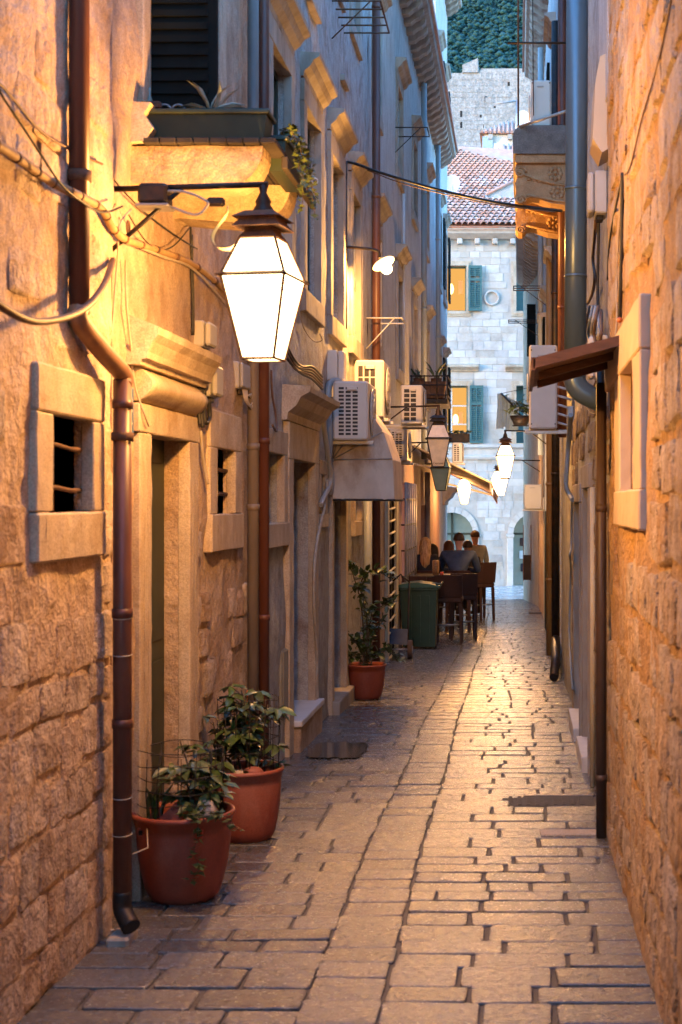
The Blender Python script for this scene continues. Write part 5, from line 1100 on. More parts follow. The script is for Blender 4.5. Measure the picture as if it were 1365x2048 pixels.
MB().tube([(-.0, YB + .03, 5.09), (.44, YB - .6, 5.07)], .013, 6).build('rail', box_gr, t)
for z in (5.98, 6.62, 7.4): MB().tube([(-.10, YB + .4, z), (.5, YB + .4, z)], .011, 6).build('clothes_bar', iron, t)
MB().tube([(.14, YB + .05, 5.2), (.13, YB + .05, 6.6), (.12, YB + .05, 8.4)], .005, 5).build('hanging_wire', cable_bk, t)
# ------------------------------------------------------------------ plant shelf, racks, laundry
def rack(label, Y, x0, x1, z, name='clothes_rack', n=4, wid=.5, mat=None):
    t = thing(name, label, 'rack', ((x0 + x1) / 2, Y, z)); mat = mat or iron
    for i in range(n): MB().tube([(x0, Y + wid * i / max(1, n - 1), z), (x1, Y + wid * i / max(1, n - 1), z)], .009, 5).build('bar', mat, t)
    MB().tube([(x1, Y, z), (x1, Y + wid, z)], .009, 5).build('bar', mat, t); MB().tube([(x0, Y, z - .35), (x1 - (x1 - x0) * .2, Y, z)], .007, 5).build('stay', mat, t); return t
rack('light metal rack on the house front below the reflector lamp', 16.2, XE, -1.33, ZZ(636, 16.2), mat=white_pt, n=2)
rack('folding laundry rack at the top of the hooded house front', 13.2, XE, -1.28, ZZ(2, 13.2), n=5, wid=.9, mat=rust)
rack('black iron hanger high on the pale house', 20.0, XF, -1.28, ZZ(255, 20), n=2)
rack('thin iron rack on the far right wall near the shutters', 24.0, XS, -.08, ZZ(572, 24), n=3, mat=rust)
rack('thin iron rack over the lit lantern on the right', 29.0, .45, -.2, ZZ(640, 29), n=3)
t = MB().tube([lw(570, 362, .02, XE), lw(570, 362, .02, XE) + Vector((.2, 0, 0))], .012, 6).tube([lw(570, 362, .02, XE) + Vector((.22, 0, 0)) + Vector((.022 * math.cos(a), 0, .022 * math.sin(a))) for a in [2 * math.pi * i / 12 for i in range(13)]], .005, 5).build('wall_eye_bolt', white_pt); tag(t, 'pale eye bolt sticking out of the wall right of the plant shelf', 'bolt')
t = thing('plant_balcony', 'small iron plant balcony behind the yellow lit air conditioner', 'balcony', (-1.4, 22.7, 3.0)); Yp = 22.7
MB().box(XF, -1.12, Yp, Yp + 1.2, ZZ(808, Yp), ZZ(798, Yp), .01).build('floor', wood_gry, t)
for z in (ZZ(790, Yp), ZZ(770, Yp), ZZ(752, Yp)): MB().tube([(XF, Yp, z), (-1.13, Yp, z), (-1.13, Yp + 1.2, z)], .012, 5, smooth=False).build('rail', iron, t)
for x in (-1.7, -1.5, -1.3, -1.13): MB().tube([(x, Yp, ZZ(806, Yp)), (x, Yp, ZZ(750, Yp))], .010, 5).build('baluster', iron, t)
MB().prism([(-1.70, ZZ(796, Yp)), (-1.2, ZZ(796, Yp)), (-1.16, ZZ(762, Yp)), (-1.72, ZZ(762, Yp))], 'y', Yp + .05, Yp + .3).build('trough', rust, t)
# laundry on the far right
t = thing('laundry_line', 'laundry pole with pale blue clothes hanging at the far right', 'laundry', (-.2, 28, 3.0))
MB().tube([P(1003, 787, 28), P(1060, 775, 28)], .006, 5).build('line', cable_bk, t); MB().tube([P(1003, 787, 28), P(1028, 812, 27)], .02, 6).build('pole', iron, t)
for i, (px, w_, h_) in enumerate(((1001, 12, 70), (1011, 8, 62), (1018, 8, 66), (1025, 9, 60), (1033, 8, 55))):
    v = P(px, 787 + i * 4, 28 - i * .2); ww = w_ / 101; hh = h_ / 101; m = MB(); vs = []
    for j in range(6):
        u = j / 5
        for k in range(5): a = k / 4; vs.append((v.x + ww * (a - .5) * (1 + .25 * u) + .01 * math.sin(j), v.y + .03 * math.sin(a * 7 + i), v.z - hh * u))
    f_ = [(j * 5 + k, j * 5 + k + 1, j * 5 + k + 6, j * 5 + k + 5) for j in range(5) for k in range(4)]; m.add(vs, f_, True); m.add([(x, y + .012, z) for x, y, z in vs], f_, True); m.build('garment', cloth_blue, t)
# striped restaurant awning
t = thing('striped_awning', 'red and white striped awning over the restaurant terrace', 'awning', (-1.1, 27, 2.0))
red_s = M('awning red', (.36, .10, .08), (.30, .08, .065), 4, .8, .1); wh_s = M('awning cream', (.60, .52, .46), (.54, .46, .40), 4, .8, .1)
ya, yb, n = 23.2, 31.0, 20; aw = [(XF + .02, 2.58), (-.46, 1.98)]
for i in range(n):
    y_0, y_1 = ya + (yb - ya) * i / n, ya + (yb - ya) * (i + 1) / n
    da, db = -.027 * (y_0 - ya), -.027 * (y_1 - ya)
    MB().hexa([(aw[0][0], y_0, aw[0][1] + da), (aw[1][0], y_0, aw[1][1] + da), (aw[1][0], y_1, aw[1][1] + db), (aw[0][0], y_1, aw[0][1] + db), (aw[0][0], y_0, aw[0][1] + da + .015), (aw[1][0], y_0, aw[1][1] + da + .015), (aw[1][0], y_1, aw[1][1] + db + .015), (aw[0][0], y_1, aw[0][1] + db + .015)]).build('stripe', red_s if i % 2 else wh_s, t)
    MB().box(aw[1][0] - .006, aw[1][0] + .006, y_0, y_1, aw[1][1] - .15 + db, aw[1][1] + .01 + db).build('valance_piece', red_s if i % 2 else wh_s, t)
MB().tube([(aw[1][0], ya, aw[1][1]), (aw[1][0], yb, aw[1][1] - .027 * (yb - ya))], .025, 8).build('front_rail', white_pt, t)
MB().tube([(aw[0][0] + .02, ya, aw[0][1] - .01), (aw[1][0], ya, aw[1][1] - .01)], .018, 6).build('end_rail', cream_pt, t)
for y_ in (ya + .3, yb - .4): dz = -.027 * (y_ - ya); MB().tube([(XF, y_, 2.3 + dz), (-.9, y_, 2.1 + dz), (aw[1][0], y_, aw[1][1] + dz)], .02, 6, smooth=False).build('folding_arm', cream_pt, t)
t = thing('restaurant_lamp', 'bare white restaurant lamp below the striped awning', 'lamp', P(992, 958, 25))
v = wloc(t); MB().ball(v, .05, 10, 6).build('globe', glow('terrace globe', (1, .8, .55), 10 * DISP, .9), t); MB().tube([v + Vector((0, 0, .05)), v + Vector((0, 0, .25))], .008, 5).build('cord', cable_bk, t)
L = bpy.data.lights.new('lamp_light', 'POINT'); L.energy = 10 * LW_; L.color = (1, .66, .38); L.shadow_soft_size = .05; lo = bpy.data.objects.new('lamp_light', L); COL.objects.link(lo); lo.parent = t; lo.location = (0, 0, -.02)

# ------------------------------------------------------------------ plants and pots
def leaf_mesh(mat, fold=.18, name='leaf'):
    m = MB(); vs = [(0, 0, 0), (.22, .28, fold * .5), (.20, .66, fold * .4), (0, 1, -.12), (-.20, .66, fold * .4), (-.22, .28, fold * .5), (0, .3, 0), (0, .68, -.02)]
    m.add(vs, [(0, 1, 6), (1, 2, 7, 6), (2, 3, 7), (3, 4, 7), (4, 5, 6, 7), (5, 0, 6)], True); return m.mesh(name, mat)
LM, LV = leaf_mesh(leaf_m), leaf_mesh(leaf_var)
def put_leaf(parent, p, d, size, r, me=None, wide=1.0):
    d = Vector(d).normalized(); up = Vector((r.gauss(0, .35), r.gauss(0, .35), 1)); x = d.cross(up); x = x.normalized() if x.length > 1e-3 else Vector((1, 0, 0)); z = x.cross(d)
    M_ = Matrix((x, d, z)).transposed(); place('leaf', me or LM, parent, p, M_.to_euler(), (size * wide, size, size))
def pot(label, c, rt, rb, h, loc_soil=True, bulge=.05, kind='big'):
    x, y = c; z0 = gz(y) + .006; t = thing('potted_plant', label, 'potted plant', (x, y, z0))
    prof = [(rb * .96, z0), (rb, z0 + .01)] + [(rb + (rt * .93 - rb) * (1 - (1 - u) ** 1.9) ** .8, z0 + h * .86 * u) for u in (.08, .16, .25, .35, .45, .6, .75, .9, 1.0)]
    prof += [(rt * .955, z0 + h * .865), (rt * .965, z0 + h * .93), (rt * 1.0, z0 + h * .94), (rt * 1.02, z0 + h * .965), (rt * 1.0, z0 + h), (rt * .93, z0 + h * .995), (rt * .90, z0 + h * .9), (rt * .88, z0 + h * .82)]
    p = MB().lathe(prof, x, y, 36).build('pot', terracotta, t)
    MB().lathe([(rt * .89, z0 + h * .84), (rt * .5, z0 + h * .87), (.01, z0 + h * .88)], x, y, 24, close=False).build('soil', earth, t)
    return t, z0 + h * .86, p
def wire_cage(t, c, r_, z0, z1, n=14, seed=1):
    x, y = c; r = random.Random(seed); m = MB()
    for k in range(n):
        a = 2 * math.pi * k / n + r.gauss(0, .05); m.tube([(x + r_ * math.cos(a), y + r_ * math.sin(a), z0), (x + r_ * math.cos(a + r.gauss(0, .04)) + r.gauss(0, .006), y + r_ * math.sin(a), (z0 + z1) / 2), (x + r_ * math.cos(a) * 1.02, y + r_ * math.sin(a) * 1.02, z1 + r.gauss(0, .01))], .0022, 4)
    zz = z0
    while zz <= z1 + .001:
        m.tube([(x + r_ * 1.01 * math.cos(a), y + r_ * 1.01 * math.sin(a), zz + .008 * math.sin(3 * a + zz * 40)) for a in [2 * math.pi * i / 28 for i in range(29)]], .0022, 4); zz += (z1 - z0) / 6
    m.build('wire_cage', iron, t)
def schefflera(t, base, h, n_st, n_wh, r, spread, size):
    for s_ in range(n_st):
        a = r.uniform(0, 6.28); dx, dy = spread * math.cos(a) * r.uniform(.3, 1), spread * math.sin(a) * r.uniform(.3, 1); hh = h * r.uniform(.7, 1.0)
        b0 = Vector(base) + Vector((dx * .3, dy * .3, -.02)); tip = Vector(base) + Vector((dx, dy, hh)); mid = (b0 + tip) / 2 + Vector((r.gauss(0, .02), r.gauss(0, .02), 0))
        path = smooth_path([b0, mid, tip], 5); MB().tube(path, [.007 - .004 * i / len(path) for i in range(len(path))], 5).build('stem', stem_m, t)
        for w_ in range(n_wh):
            u = .30 + .70 * (w_ + r.random() * .6) / n_wh; p0 = path[min(len(path) - 1, int(u * (len(path) - 1)))]
            aa = r.uniform(0, 6.28); el = r.uniform(.2, .9); pl = r.uniform(.05, .11); d = Vector((math.cos(aa), math.sin(aa), el)).normalized(); p1 = p0 + d * pl
            MB().tube([p0, p1], .0022, 4).build('leaf_stalk', stem_m, t)
            k = r.randint(5, 7)
            for j in range(k):
                b_ = 2 * math.pi * j / k + aa; put_leaf(t, p1, (math.cos(b_), math.sin(b_), r.uniform(-.55, .05)), size * r.uniform(.75, 1.15), r, wide=.95)
def rocks(t, lst, mat):
    for (x, y, z, sx_, sy_, sz_) in lst:
        m = MB(); m.ball((x, y, z), 1, 9, 6, (sx_, sy_, sz_)); m.v = [v + (v - Vector((x, y, z))) * .28 * nz(v.x * 60, v.y * 60, v.z * 60, .35) for v in m.v]; m.build('rock', mat, t)
def ivy(t, pts_list, r, size=.03, name='ivy'):
    m = MB(); lv = MB()
    for pts in pts_list:
        pa = smooth_path(pts, 5); m.tube(pa, .0016, 4)
        for q in pa[2:]:
            for k in range(2):
                d = Vector((r.gauss(0, 1), r.gauss(0, 1) - .6, r.gauss(-.3, .7))).normalized(); s_ = size * r.uniform(.6, 1.2); x = d.cross(Vector((0, 0, 1))).normalized(); p0 = q + d * .008
                lv.add([p0, p0 + d * s_ * .35 + x * s_ * .55, p0 + d * s_ * .55 + x * s_ * .22, p0 + d * s_, p0 + d * s_ * .55 - x * s_ * .22, p0 + d * s_ * .35 - x * s_ * .55], [(0, 1, 2), (0, 2, 3), (0, 3, 4), (0, 4, 5)])
    o = m.build(name + '_stems', stem_m, t); tag(lv.build(name, ivy_m, t), kind='stuff')
r = random.Random(12)
# front pot
c1 = (P(368, 0, 6.46).x, 6.46); t1, zs1, pp = pot('front terracotta pot with ivy trailing over its rim', c1, .228, .148, .395)
schefflera(t1, (c1[0] + .05, c1[1], zs1), .30, 4, 6, r, .08, .095); schefflera(t1, (c1[0] + .03, c1[1] + .03, zs1), .44, 2, 3, r, .13, .08)
wire_cage(t1, (c1[0] - .02, c1[1] + .02), .19, zs1 - .02, zs1 + .33, 14, 2)
rocks(t1, [(c1[0] + .12, c1[1] - .06, zs1 + .06, .05, .045, .05), (c1[0] + .07, c1[1] - .13, zs1 + .03, .045, .03, .018), (c1[0] - .01, c1[1] - .15, zs1 + .015, .05, .03, .015)], dressed)
MB().add([(c1[0] - .13, c1[1] - .08, zs1), (c1[0] + .04, c1[1] - .10, zs1), (c1[0] - .02, c1[1] - .07, zs1 + .10), (c1[0] - .13, c1[1] - .05, zs1), (c1[0] + .04, c1[1] - .07, zs1), (c1[0] - .02, c1[1] - .05, zs1 + .10)], [(0, 1, 2), (5, 4, 3), (0, 2, 5, 3), (1, 4, 5, 2)]).build('pot_shard', terracotta, t1)
for i in range(9):
    a = r.uniform(2.4, 4.3); p0 = Vector((c1[0] - .14 + r.uniform(-.02, .04), c1[1] + r.uniform(-.05, .05), zs1)); put_leaf(t1, p0, (r.gauss(0, .25), r.gauss(0, .2), 1), r.uniform(.10, .2), r, wide=.18)
X_, Y_ = c1; zr = gz(6.46) + .395
ivy(t1, [[(X_ + .06, Y_ - .15, zr), (X_ + .10, Y_ - .21, zr + .02), (X_ + .12, Y_ - .235, zr - .05), (X_ + .10, Y_ - .235, zr - .13), (X_ + .12, Y_ - .225, zr - .20), (X_ + .08, Y_ - .22, zr - .26)], [(X_ + .10, Y_ - .12, zr + .02), (X_ + .17, Y_ - .16, zr + .03), (X_ + .23, Y_ - .15, zr), (X_ + .27, Y_ - .12, zr - .06)], [(X_ + .02, Y_ - .14, zr + .03), (X_ + .07, Y_ - .19, zr + .03), (X_ + .15, Y_ - .2, zr + .02), (X_ + .2, Y_ - .17, zr + .03)]], r, .036)
for (dx, s_) in ((-.155, 1), (.11, 0)):
    y_ = -math.sqrt(max(.0, .213 ** 2 - dx ** 2)); MB().box(X_ + dx - .016, X_ + dx + .016, Y_ + y_ - .006, Y_ + y_ + .02, zr - .085, zr - .045, .003).build('pot_clip', M('red clip', (.45, .05, .02), None, 10, .4, 0) if s_ == 0 else terracotta, t1)
    MB().box(X_ + dx - .008, X_ + dx + .008, Y_ + y_ - .009, Y_ + y_ - .005, zr - .075, zr - .055).build('clip_hole', dark_in, t1)
MB().tube([(-1.60, 5.83, .20), (-1.55, 5.95, .205), (X_ - .12, Y_ - .18, .21)], .003, 4).build('tie_string', cable_wh, t1)
# second pot
c2 = (P(492, 0, 7.72).x, 7.72); t2, zs2, pp = pot('second terracotta pot with a caged umbrella plant and rocks', c2, .205, .145, .385)
schefflera(t2, (c2[0] + .02, c2[1], zs2), .50, 6, 6, r, .12, .10); schefflera(t2, (c2[0] - .10, c2[1], zs2), .34, 3, 4, r, .10, .095)
wire_cage(t2, (c2[0] + .01, c2[1] + .02), .165, zs2, zs2 + .42, 14, 5)
rocks(t2, [(c2[0] - .02, c2[1] - .13, zs2 + .04, .045, .035, .022), (c2[0] - .10, c2[1] - .09, zs2 + .05, .04, .03, .04)], dressed)
rocks(t2, [(c2[0] + .07, c2[1] - .12, zs2 + .045, .058, .035, .034)], terracotta)
MB().tube([(c2[0] + .01, c2[1] - .02, zs2), (c2[0] + .012, c2[1] - .02, zs2 + .47)], .004, 5).build('plant_stake', sign_or, t2)
for i in range(14): a = r.uniform(0, 6.28); put_leaf(t2, (c2[0] + .17 * math.cos(a), c2[1] + .15 * math.sin(a), zs2 + .03), (math.cos(a), math.sin(a), r.uniform(.2, 1)), r.uniform(.05, .09), r)
# tall shrub in the third pot
c3 = (P(734, 0, 14.3).x, 14.3); t3, zs3, pp = pot('tapered pot with a tall leafy shrub beside the green bin', c3, .198, .135, .345)
def shrub(t, paths, r, size, dens):
    for pts in paths:
        pa = smooth_path(pts, 6); MB().tube(pa, [.009 - .006 * i / len(pa) for i in range(len(pa))], 5).build('branch', stem_m, t)
        for q in pa[3:]:
            for k in range(dens):
                d = Vector((r.gauss(0, 1), r.gauss(0, .8), r.gauss(.15, .6))); put_leaf(t, q + Vector((r.gauss(0, .02), r.gauss(0, .02), r.gauss(0, .02))), d, size * r.uniform(.6, 1.15), r, wide=1.15)
X_, Y_, Z_ = c3[0], c3[1], zs3
shrub(t3, [[(X_, Y_, Z_), (X_ - .06, Y_, Z_ + .2), (X_ - .16, Y_, Z_ + .32)], [(X_ + .02, Y_, Z_), (X_ + .1, Y_, Z_ + .15), (X_ + .22, Y_, Z_ + .2), (X_ + .32, Y_, Z_ + .06)], [(X_, Y_, Z_), (X_ + .05, Y_ + .05, Z_ + .3), (X_ + .14, Y_, Z_ + .45)], [(X_ - .02, Y_, Z_), (X_ - .05, Y_, Z_ + .6), (X_ - .14, Y_, Z_ + .95), (X_ - .20, Y_, Z_ + 1.1)], [(X_, Y_, Z_), (X_ + .0, Y_, Z_ + .5), (X_ - .06, Y_, Z_ + .85), (X_ + .06, Y_, Z_ + .98), (X_ + .22, Y_, Z_ + .92)], [(X_, Y_, Z_), (X_ + .04, Y_, Z_ + .5), (X_ + .14, Y_, Z_ + .62), (X_ + .25, Y_, Z_ + .66)], [(X_, Y_, Z_), (X_ - .1, Y_ - .05, Z_ + .15), (X_ - .2, Y_ - .05, Z_ + .12)]], r, .105, 3)
# planters on the corbel shelf
t = thing('planter_box', 'olive green planter box lying across the corbel shelf with a pale spiky plant', 'planter', (-1.4, 6.5, 3.29))
def trough(t, x0, x1, y0, y1, z0, z1, tp, axis='x'):
    m = MB(); m.hexa([(x0 + tp, y0 + tp, z0), (x1 - tp, y0 + tp, z0), (x1 - tp, y1 - tp, z0), (x0 + tp, y1 - tp, z0), (x0, y0, z1), (x1, y0, z1), (x1, y1, z1), (x0, y1, z1)]); m.build('trough', planter_m, t)
    MB().box(x0 - .012, x1 + .012, y0 - .012, y1 + .012, z1 - .02, z1 + .002, .005).build('rim', planter_m, t); MB().box(x0 + .01, x1 - .01, y0 + .01, y1 - .01, z1 + .002, z1 + .008).build('soil', earth, t)
trough(t, -1.69, -1.135, 6.42, 6.60, 3.287, 3.425, .02)
for i in range(11): a = r.uniform(-.4, 3.5); put_leaf(t, (-1.40 + r.gauss(0, .015), 6.5, 3.43), (math.cos(a), r.gauss(0, .3), abs(math.sin(a)) * .8 + .1), r.uniform(.12, .19), r, LV, .28)
for px in (357, 330): v = P(px, 218, 6.5); MB().tube([v + Vector((.03 * math.cos(a), 0, .03 * math.sin(a) - .01)) for a in [math.pi * i / 8 for i in range(9)]], .006, 5).build('plant_hoop', pipe_teal, t)
t = thing('planter_box', 'olive green planter box hung along the street edge of the corbel shelf', 'planter', (-1.05, 7.0, 3.1))
trough(t, -1.175, -1.085, 6.64, 7.12, 3.20, 3.36, .012)
iv = []
for k in range(8): y_ = 6.66 + k * .06; iv.append([(-1.12, y_, 3.37), (-1.08, y_, 3.42 + r.uniform(-.03, .03)), (-1.04, y_ + .02, 3.34), (-1.03 + r.uniform(-.02, .03), y_ + r.gauss(0, .03), 3.24), (-1.02 + r.uniform(-.02, .05), y_ + r.gauss(0, .05), 3.22 - r.uniform(.02, .16))])
ivy(t, iv, r, .035, 'trailing_ivy')
t = thing('shelf_clutter', 'stacked bottles and rags at the wall end of the corbel shelf', 'clutter', (-1.65, 6.5, 3.43))
MB().lathe([(.016, 3.432), (.016, 3.50), (.007, 3.53), (.007, 3.56)], -1.70, 6.55, 10).build('bottle', leaf_var, t); MB().box(-1.72, -1.62, 6.44, 6.47, 3.434, 3.47, .008).build('wood_block', wood_dk, t)
# plants at the far balconies
def tuft(label, c, n, size, wide=.5, pot_r=.09):
    t = thing('potted_plant', label, 'potted plant', c); MB().lathe([(pot_r * .75, c[2]), (pot_r, c[2] + pot_r * 1.5), (pot_r * .85, c[2] + pot_r * 1.5)], c[0], c[1], 14).build('pot', rust, t)
    for i in range(n): a = r.uniform(0, 6.28); put_leaf(t, (c[0] + r.gauss(0, .03), c[1] + r.gauss(0, .03), c[2] + pot_r * 1.4), (math.cos(a), math.sin(a), r.uniform(.2, 2.2)), size * r.uniform(.6, 1.2), r, wide=wide)
zt = ZZ(796, Yp)
tuft('broad leaved plant on the iron plant balcony, nearest the wall', (-1.60, Yp + .17, ZZ(772, Yp)), 9, .26, .5); tuft('spiky plant on the iron plant balcony, street end', (-1.32, Yp + .17, ZZ(772, Yp)), 9, .30, .22)
v = P(1036, 845, 26); t = thing('plant_shelf', 'dark bushy plant in a basket on the far right wall', 'potted plant', v)
MB().lathe([(.12, v.z - .05), (.2, v.z + .12), (.17, v.z + .12)], v.x + .05, v.y, 16).build('basket', iron, t); MB().tube([(.5, 26, v.z - .06), (v.x - .1, 26, v.z - .06)], .012, 6).build('bracket', iron, t)
for i in range(70): a = r.uniform(0, 6.28); put_leaf(t, (v.x + .05 + r.gauss(0, .09), v.y + r.gauss(0, .09), v.z + .15 + abs(r.gauss(0, .12))), (math.cos(a), math.sin(a), r.uniform(-.6, .8)), r.uniform(.10, .2), r, wide=.7)
v = P(910, 872, 27.5); t = thing('plant_trough', 'dark trough of drooping plants on the far left wall', 'potted plant', v)
MB().box(-1.73, v.x + .28, v.y, v.y + .3, v.z - .12, v.z + .05, .01).build('trough', iron, t)
for i in range(45): a = r.uniform(0, 6.28); put_leaf(t, (v.x + r.uniform(-.2, .28), v.y + r.uniform(0, .3), v.z + .06), (math.cos(a), math.sin(a), r.uniform(-.5, 1)), r.uniform(.06, .13), r)

# ------------------------------------------------------------------ wheelie bin
def bin_(label):
    Y = 20.5; z0 = gz(Y); s = F / Y; xa, xb = wx(800, Y), wx(874, Y); t = thing('wheelie_bin', label, 'bin', ((xa + xb) / 2, Y + .25, z0)); h = ZZ(1182, Y) - z0; d = .5; tp = .045
    MB().hexa([(xa + tp, Y + tp * .5, z0 + .03), (xb - tp * .6, Y + tp * .5, z0 + .03), (xb - tp * .6, Y + d - .05, z0 + .03), (xa + tp, Y + d - .05, z0 + .03), (xa, Y, z0 + h), (xb, Y, z0 + h), (xb, Y + d, z0 + h), (xa, Y + d, z0 + h)]).build('body', green_pl, t)
    MB().box(xa - .025, xb + .025, Y - .025, Y + d + .02, z0 + h, z0 + h + .05, .012).build('rim', green_pl, t)
    pr = [(xa - .03, z0 + h + .052), (xb + .05, z0 + h + .052), (xb + .05, z0 + h + .075), (xb - .1, z0 + h + .10), ((xa + xb) / 2, z0 + h + .125), (xa + .08, z0 + h + .11), (xa - .04, z0 + h + .08)]
    MB().prism(pr, 'y', Y - .04, Y + d + .03).build('lid', M('teal green lid', (.03, .10, .085), (.025, .085, .07), 8, .35, .06), t)
    for i in range(3): x = xa + .12 + i * .13; MB().hexa([(x + .015, Y + .012, z0 + .08), (x + .05, Y + .012, z0 + .08), (x + .05, Y + .03, z0 + .08), (x + .015, Y + .03, z0 + .08), (x, Y - .014, z0 + h - .06), (x + .05, Y - .014, z0 + h - .06), (x + .05, Y + .01, z0 + h - .06), (x, Y + .01, z0 + h - .06)]).build('front_rib', green_pl, t)
    MB().tube([(xb - .02, Y + .02, z0 + h + .1), (xb + .06, Y + .02, z0 + h + .1), (xb + .06, Y + d - .05, z0 + h + .1)], .016, 8, smooth=False).build('handle', green_pl, t)
    for x in (xa + .06, xb - .06): MB().tube([(x - .025, Y + d + .01, z0 + .1), (x + .025, Y + d + .01, z0 + .1)], .1, 16, smooth=False).build('wheel', rubber, t)
bin_('dark green wheelie bin with teal lid before the restaurant chairs')
# hand truck
Y = 18.9; z0 = gz(Y); t = thing('hand_truck', 'blue hand truck leaning between the tall shrub and the bin', 'hand truck', (wx(800, Y), Y, z0))
xa, xb = wx(779, Y), wx(815, Y)
MB().hexa([(xa, Y, ZZ(1288, Y)), (xb, Y, ZZ(1290, Y)), (xb, Y + .02, ZZ(1290, Y)), (xa, Y + .02, ZZ(1288, Y)), (xa, Y + .1, ZZ(1258, Y)), (xb, Y + .1, ZZ(1260, Y)), (xb, Y + .12, ZZ(1260, Y)), (xa, Y + .12, ZZ(1258, Y))]).build('toe_plate', blue_metal, t)
for x in (xa, xb): MB().tube([(x, Y + .02, z0 + .08), (x, Y + .35, z0 + 1.0)], .013, 6).build('upright', iron, t)
MB().tube([(xa, Y + .35, z0 + 1.0), ((xa + xb) / 2, Y + .40, z0 + 1.1), (xb, Y + .35, z0 + 1.0)], .013, 6).build('handle', iron, t)
for x in (xa - .03, xb + .04):
    w = MB().tube([(x - .028, Y - .02, z0 + .125), (x + .028, Y - .02, z0 + .125)], .125, 20, smooth=False).build('wheel', M('brown rubber tyre', (.10, .06, .04), None, 20, .8, .2), t); MB().tube([(x - .032, Y - .02, z0 + .125), (x + .032, Y - .02, z0 + .125)], .05, 12, smooth=False).build('hub', zinc, w)
MB().tube([(xa - .05, Y - .02, z0 + .125), (xb + .06, Y - .02, z0 + .125)], .012, 6).build('axle', zinc, t)

# ------------------------------------------------------------------ bar chairs, table
def chair(label, x, y, face, back_h=1.05, seat_h=.72, cushion=None, w=.42):
    """face: direction the sitter looks, radians from +Y turning left"""
    z0 = gz(y); t = thing('bar_chair', label, 'chair', (x, y, z0), 'high wicker chairs'); ca, sa = math.cos(face), math.sin(face)
    def T(m):
        m.v = [Vector((x + v.x * ca - v.y * sa, y + v.x * sa + v.y * ca, z0 + v.z)) for v in m.v]; return m
    h = w / 2
    T(MB().box(-h, h, -h, h, seat_h - .09, seat_h, .02)).build('seat', wicker, t)
    T(MB().hexa([(-h, -h - .01, seat_h), (h, -h - .01, seat_h), (h, -h + .05, seat_h), (-h, -h + .05, seat_h), (-h, -h - .08, back_h), (h, -h - .08, back_h), (h, -h - .035, back_h), (-h, -h - .035, back_h)])).build('backrest', wicker, t)
    for sx_ in (-1, 1):
        for sy_ in (-1, 1): T(MB().hexa([(sx_ * (h - .02) - .02, sy_ * (h - .01) - .02, .0), (sx_ * (h - .02) + .02, sy_ * (h - .01) - .02, .0), (sx_ * (h - .02) + .02, sy_ * (h - .01) + .02, .0), (sx_ * (h - .02) - .02, sy_ * (h - .01) + .02, .0), (sx_ * (h - .03) - .025, sy_ * (h - .03) - .025, seat_h - .09), (sx_ * (h - .03) + .025, sy_ * (h - .03) - .025, seat_h - .09), (sx_ * (h - .03) + .025, sy_ * (h - .03) + .025, seat_h - .09), (sx_ * (h - .03) - .025, sy_ * (h - .03) + .025, seat_h - .09)])).build('leg', wicker, t)
    T(MB().tube([(-h + .02, h - .02, .26), (h - .02, h - .02, .26)], .012, 6)).build('foot_rail', zinc, t); T(MB().tube([(-h + .02, -h + .02, .30), (h - .02, -h + .02, .30)], .012, 6)).build('foot_rail', zinc, t)
    if cushion: T(MB().box(-h - .01, h + .01, -h + .03, h + .01, seat_h + .002, seat_h + .035, .015)).build('cushion', cushion, t)
    return t
chair('front wicker bar chair half hidden behind the bin', wx(898, 21.4), 21.5, 0, cushion=None); chair('wicker bar chair with a red cushion beside the front chair', wx(926, 22.2), 22.3, .1, cushion=red_cloth)
chair('wicker bar chair under the blond woman', wx(853, 24.2), 24.15, 0); chair('wicker bar chair under the man in the navy jacket', wx(917, 24.2), 24.15, 0)
chair('farthest wicker bar chair standing at the alley side', wx(961, 27.6), 27.6, .5, back_h=1.12); chair('low wicker chair back showing left of the bin lid', wx(828, 21.9), 21.95, 0, back_h=1.02)
Yt = 22.9; zt = gz(Yt); t = thing('bar_table', 'dark topped high table between the chairs and the diners', 'table', (wx(862, Yt), Yt, zt))
xa, xb = wx(812, 22.5), wx(910, 22.5); MB().box(xa, xb, 22.55, 23.35, zt + .97, zt + 1.0, .008).build('tabletop', wood_gry, t)
for x in (xa + .06, xb - .06):
    for y in (22.62, 23.28): MB().box(x - .02, x + .02, y - .02, y + .02, zt, zt + .97).build('leg', iron, t)
def jar(label, x, y, r_, h, mat): tag(MB().lathe([(r_ * .8, zt + 1.0), (r_, zt + 1.0 + h * .3), (r_, zt + 1.0 + h * .9), (r_ * .9, zt + 1.0 + h)], x, y, 12).build('table_jar', mat), label, 'jar')
jar('patterned jar on the high table', wx(872, 22.8), 22.8, .055, .24, M('patterned jar', (.30, .16, .06), (.10, .05, .03), 60, .4, 0)); 
t = MB().lathe([(.05, zt + 1.001), (.11, zt + 1.012), (.115, zt + 1.018), (.05, zt + 1.008)], wx(893, 22.8), 22.8, 18).build('plate', white_pt); tag(t, 'white plate at the alley end of the high table', 'plate')
t = MB().lathe([(.03, zt + 1.0), (.032, zt + 1.06), (.028, zt + 1.06)], wx(884, 22.7), 22.7, 10).build('drinking_glass', M('red drink', (.4, .06, .03), None, 5, .2, 0)); tag(t, 'small red glass beside the white plate', 'glass')
t = thing('bar_table', 'farther high table in front of the hidden diners', 'table', (wx(905, 25.4), 25.3, gz(25.3))); MB().box(-1.62, -1.0, 25.0, 25.7, gz(25.3) + .97, gz(25.3) + 1.0, .008).build('tabletop', wood_gry, t)
for x in (-1.58, -1.04):
    for y in (25.05, 25.65): MB().box(x - .02, x + .02, y - .02, y + .02, gz(y) , gz(25.3) + .97).build('leg', iron, t)

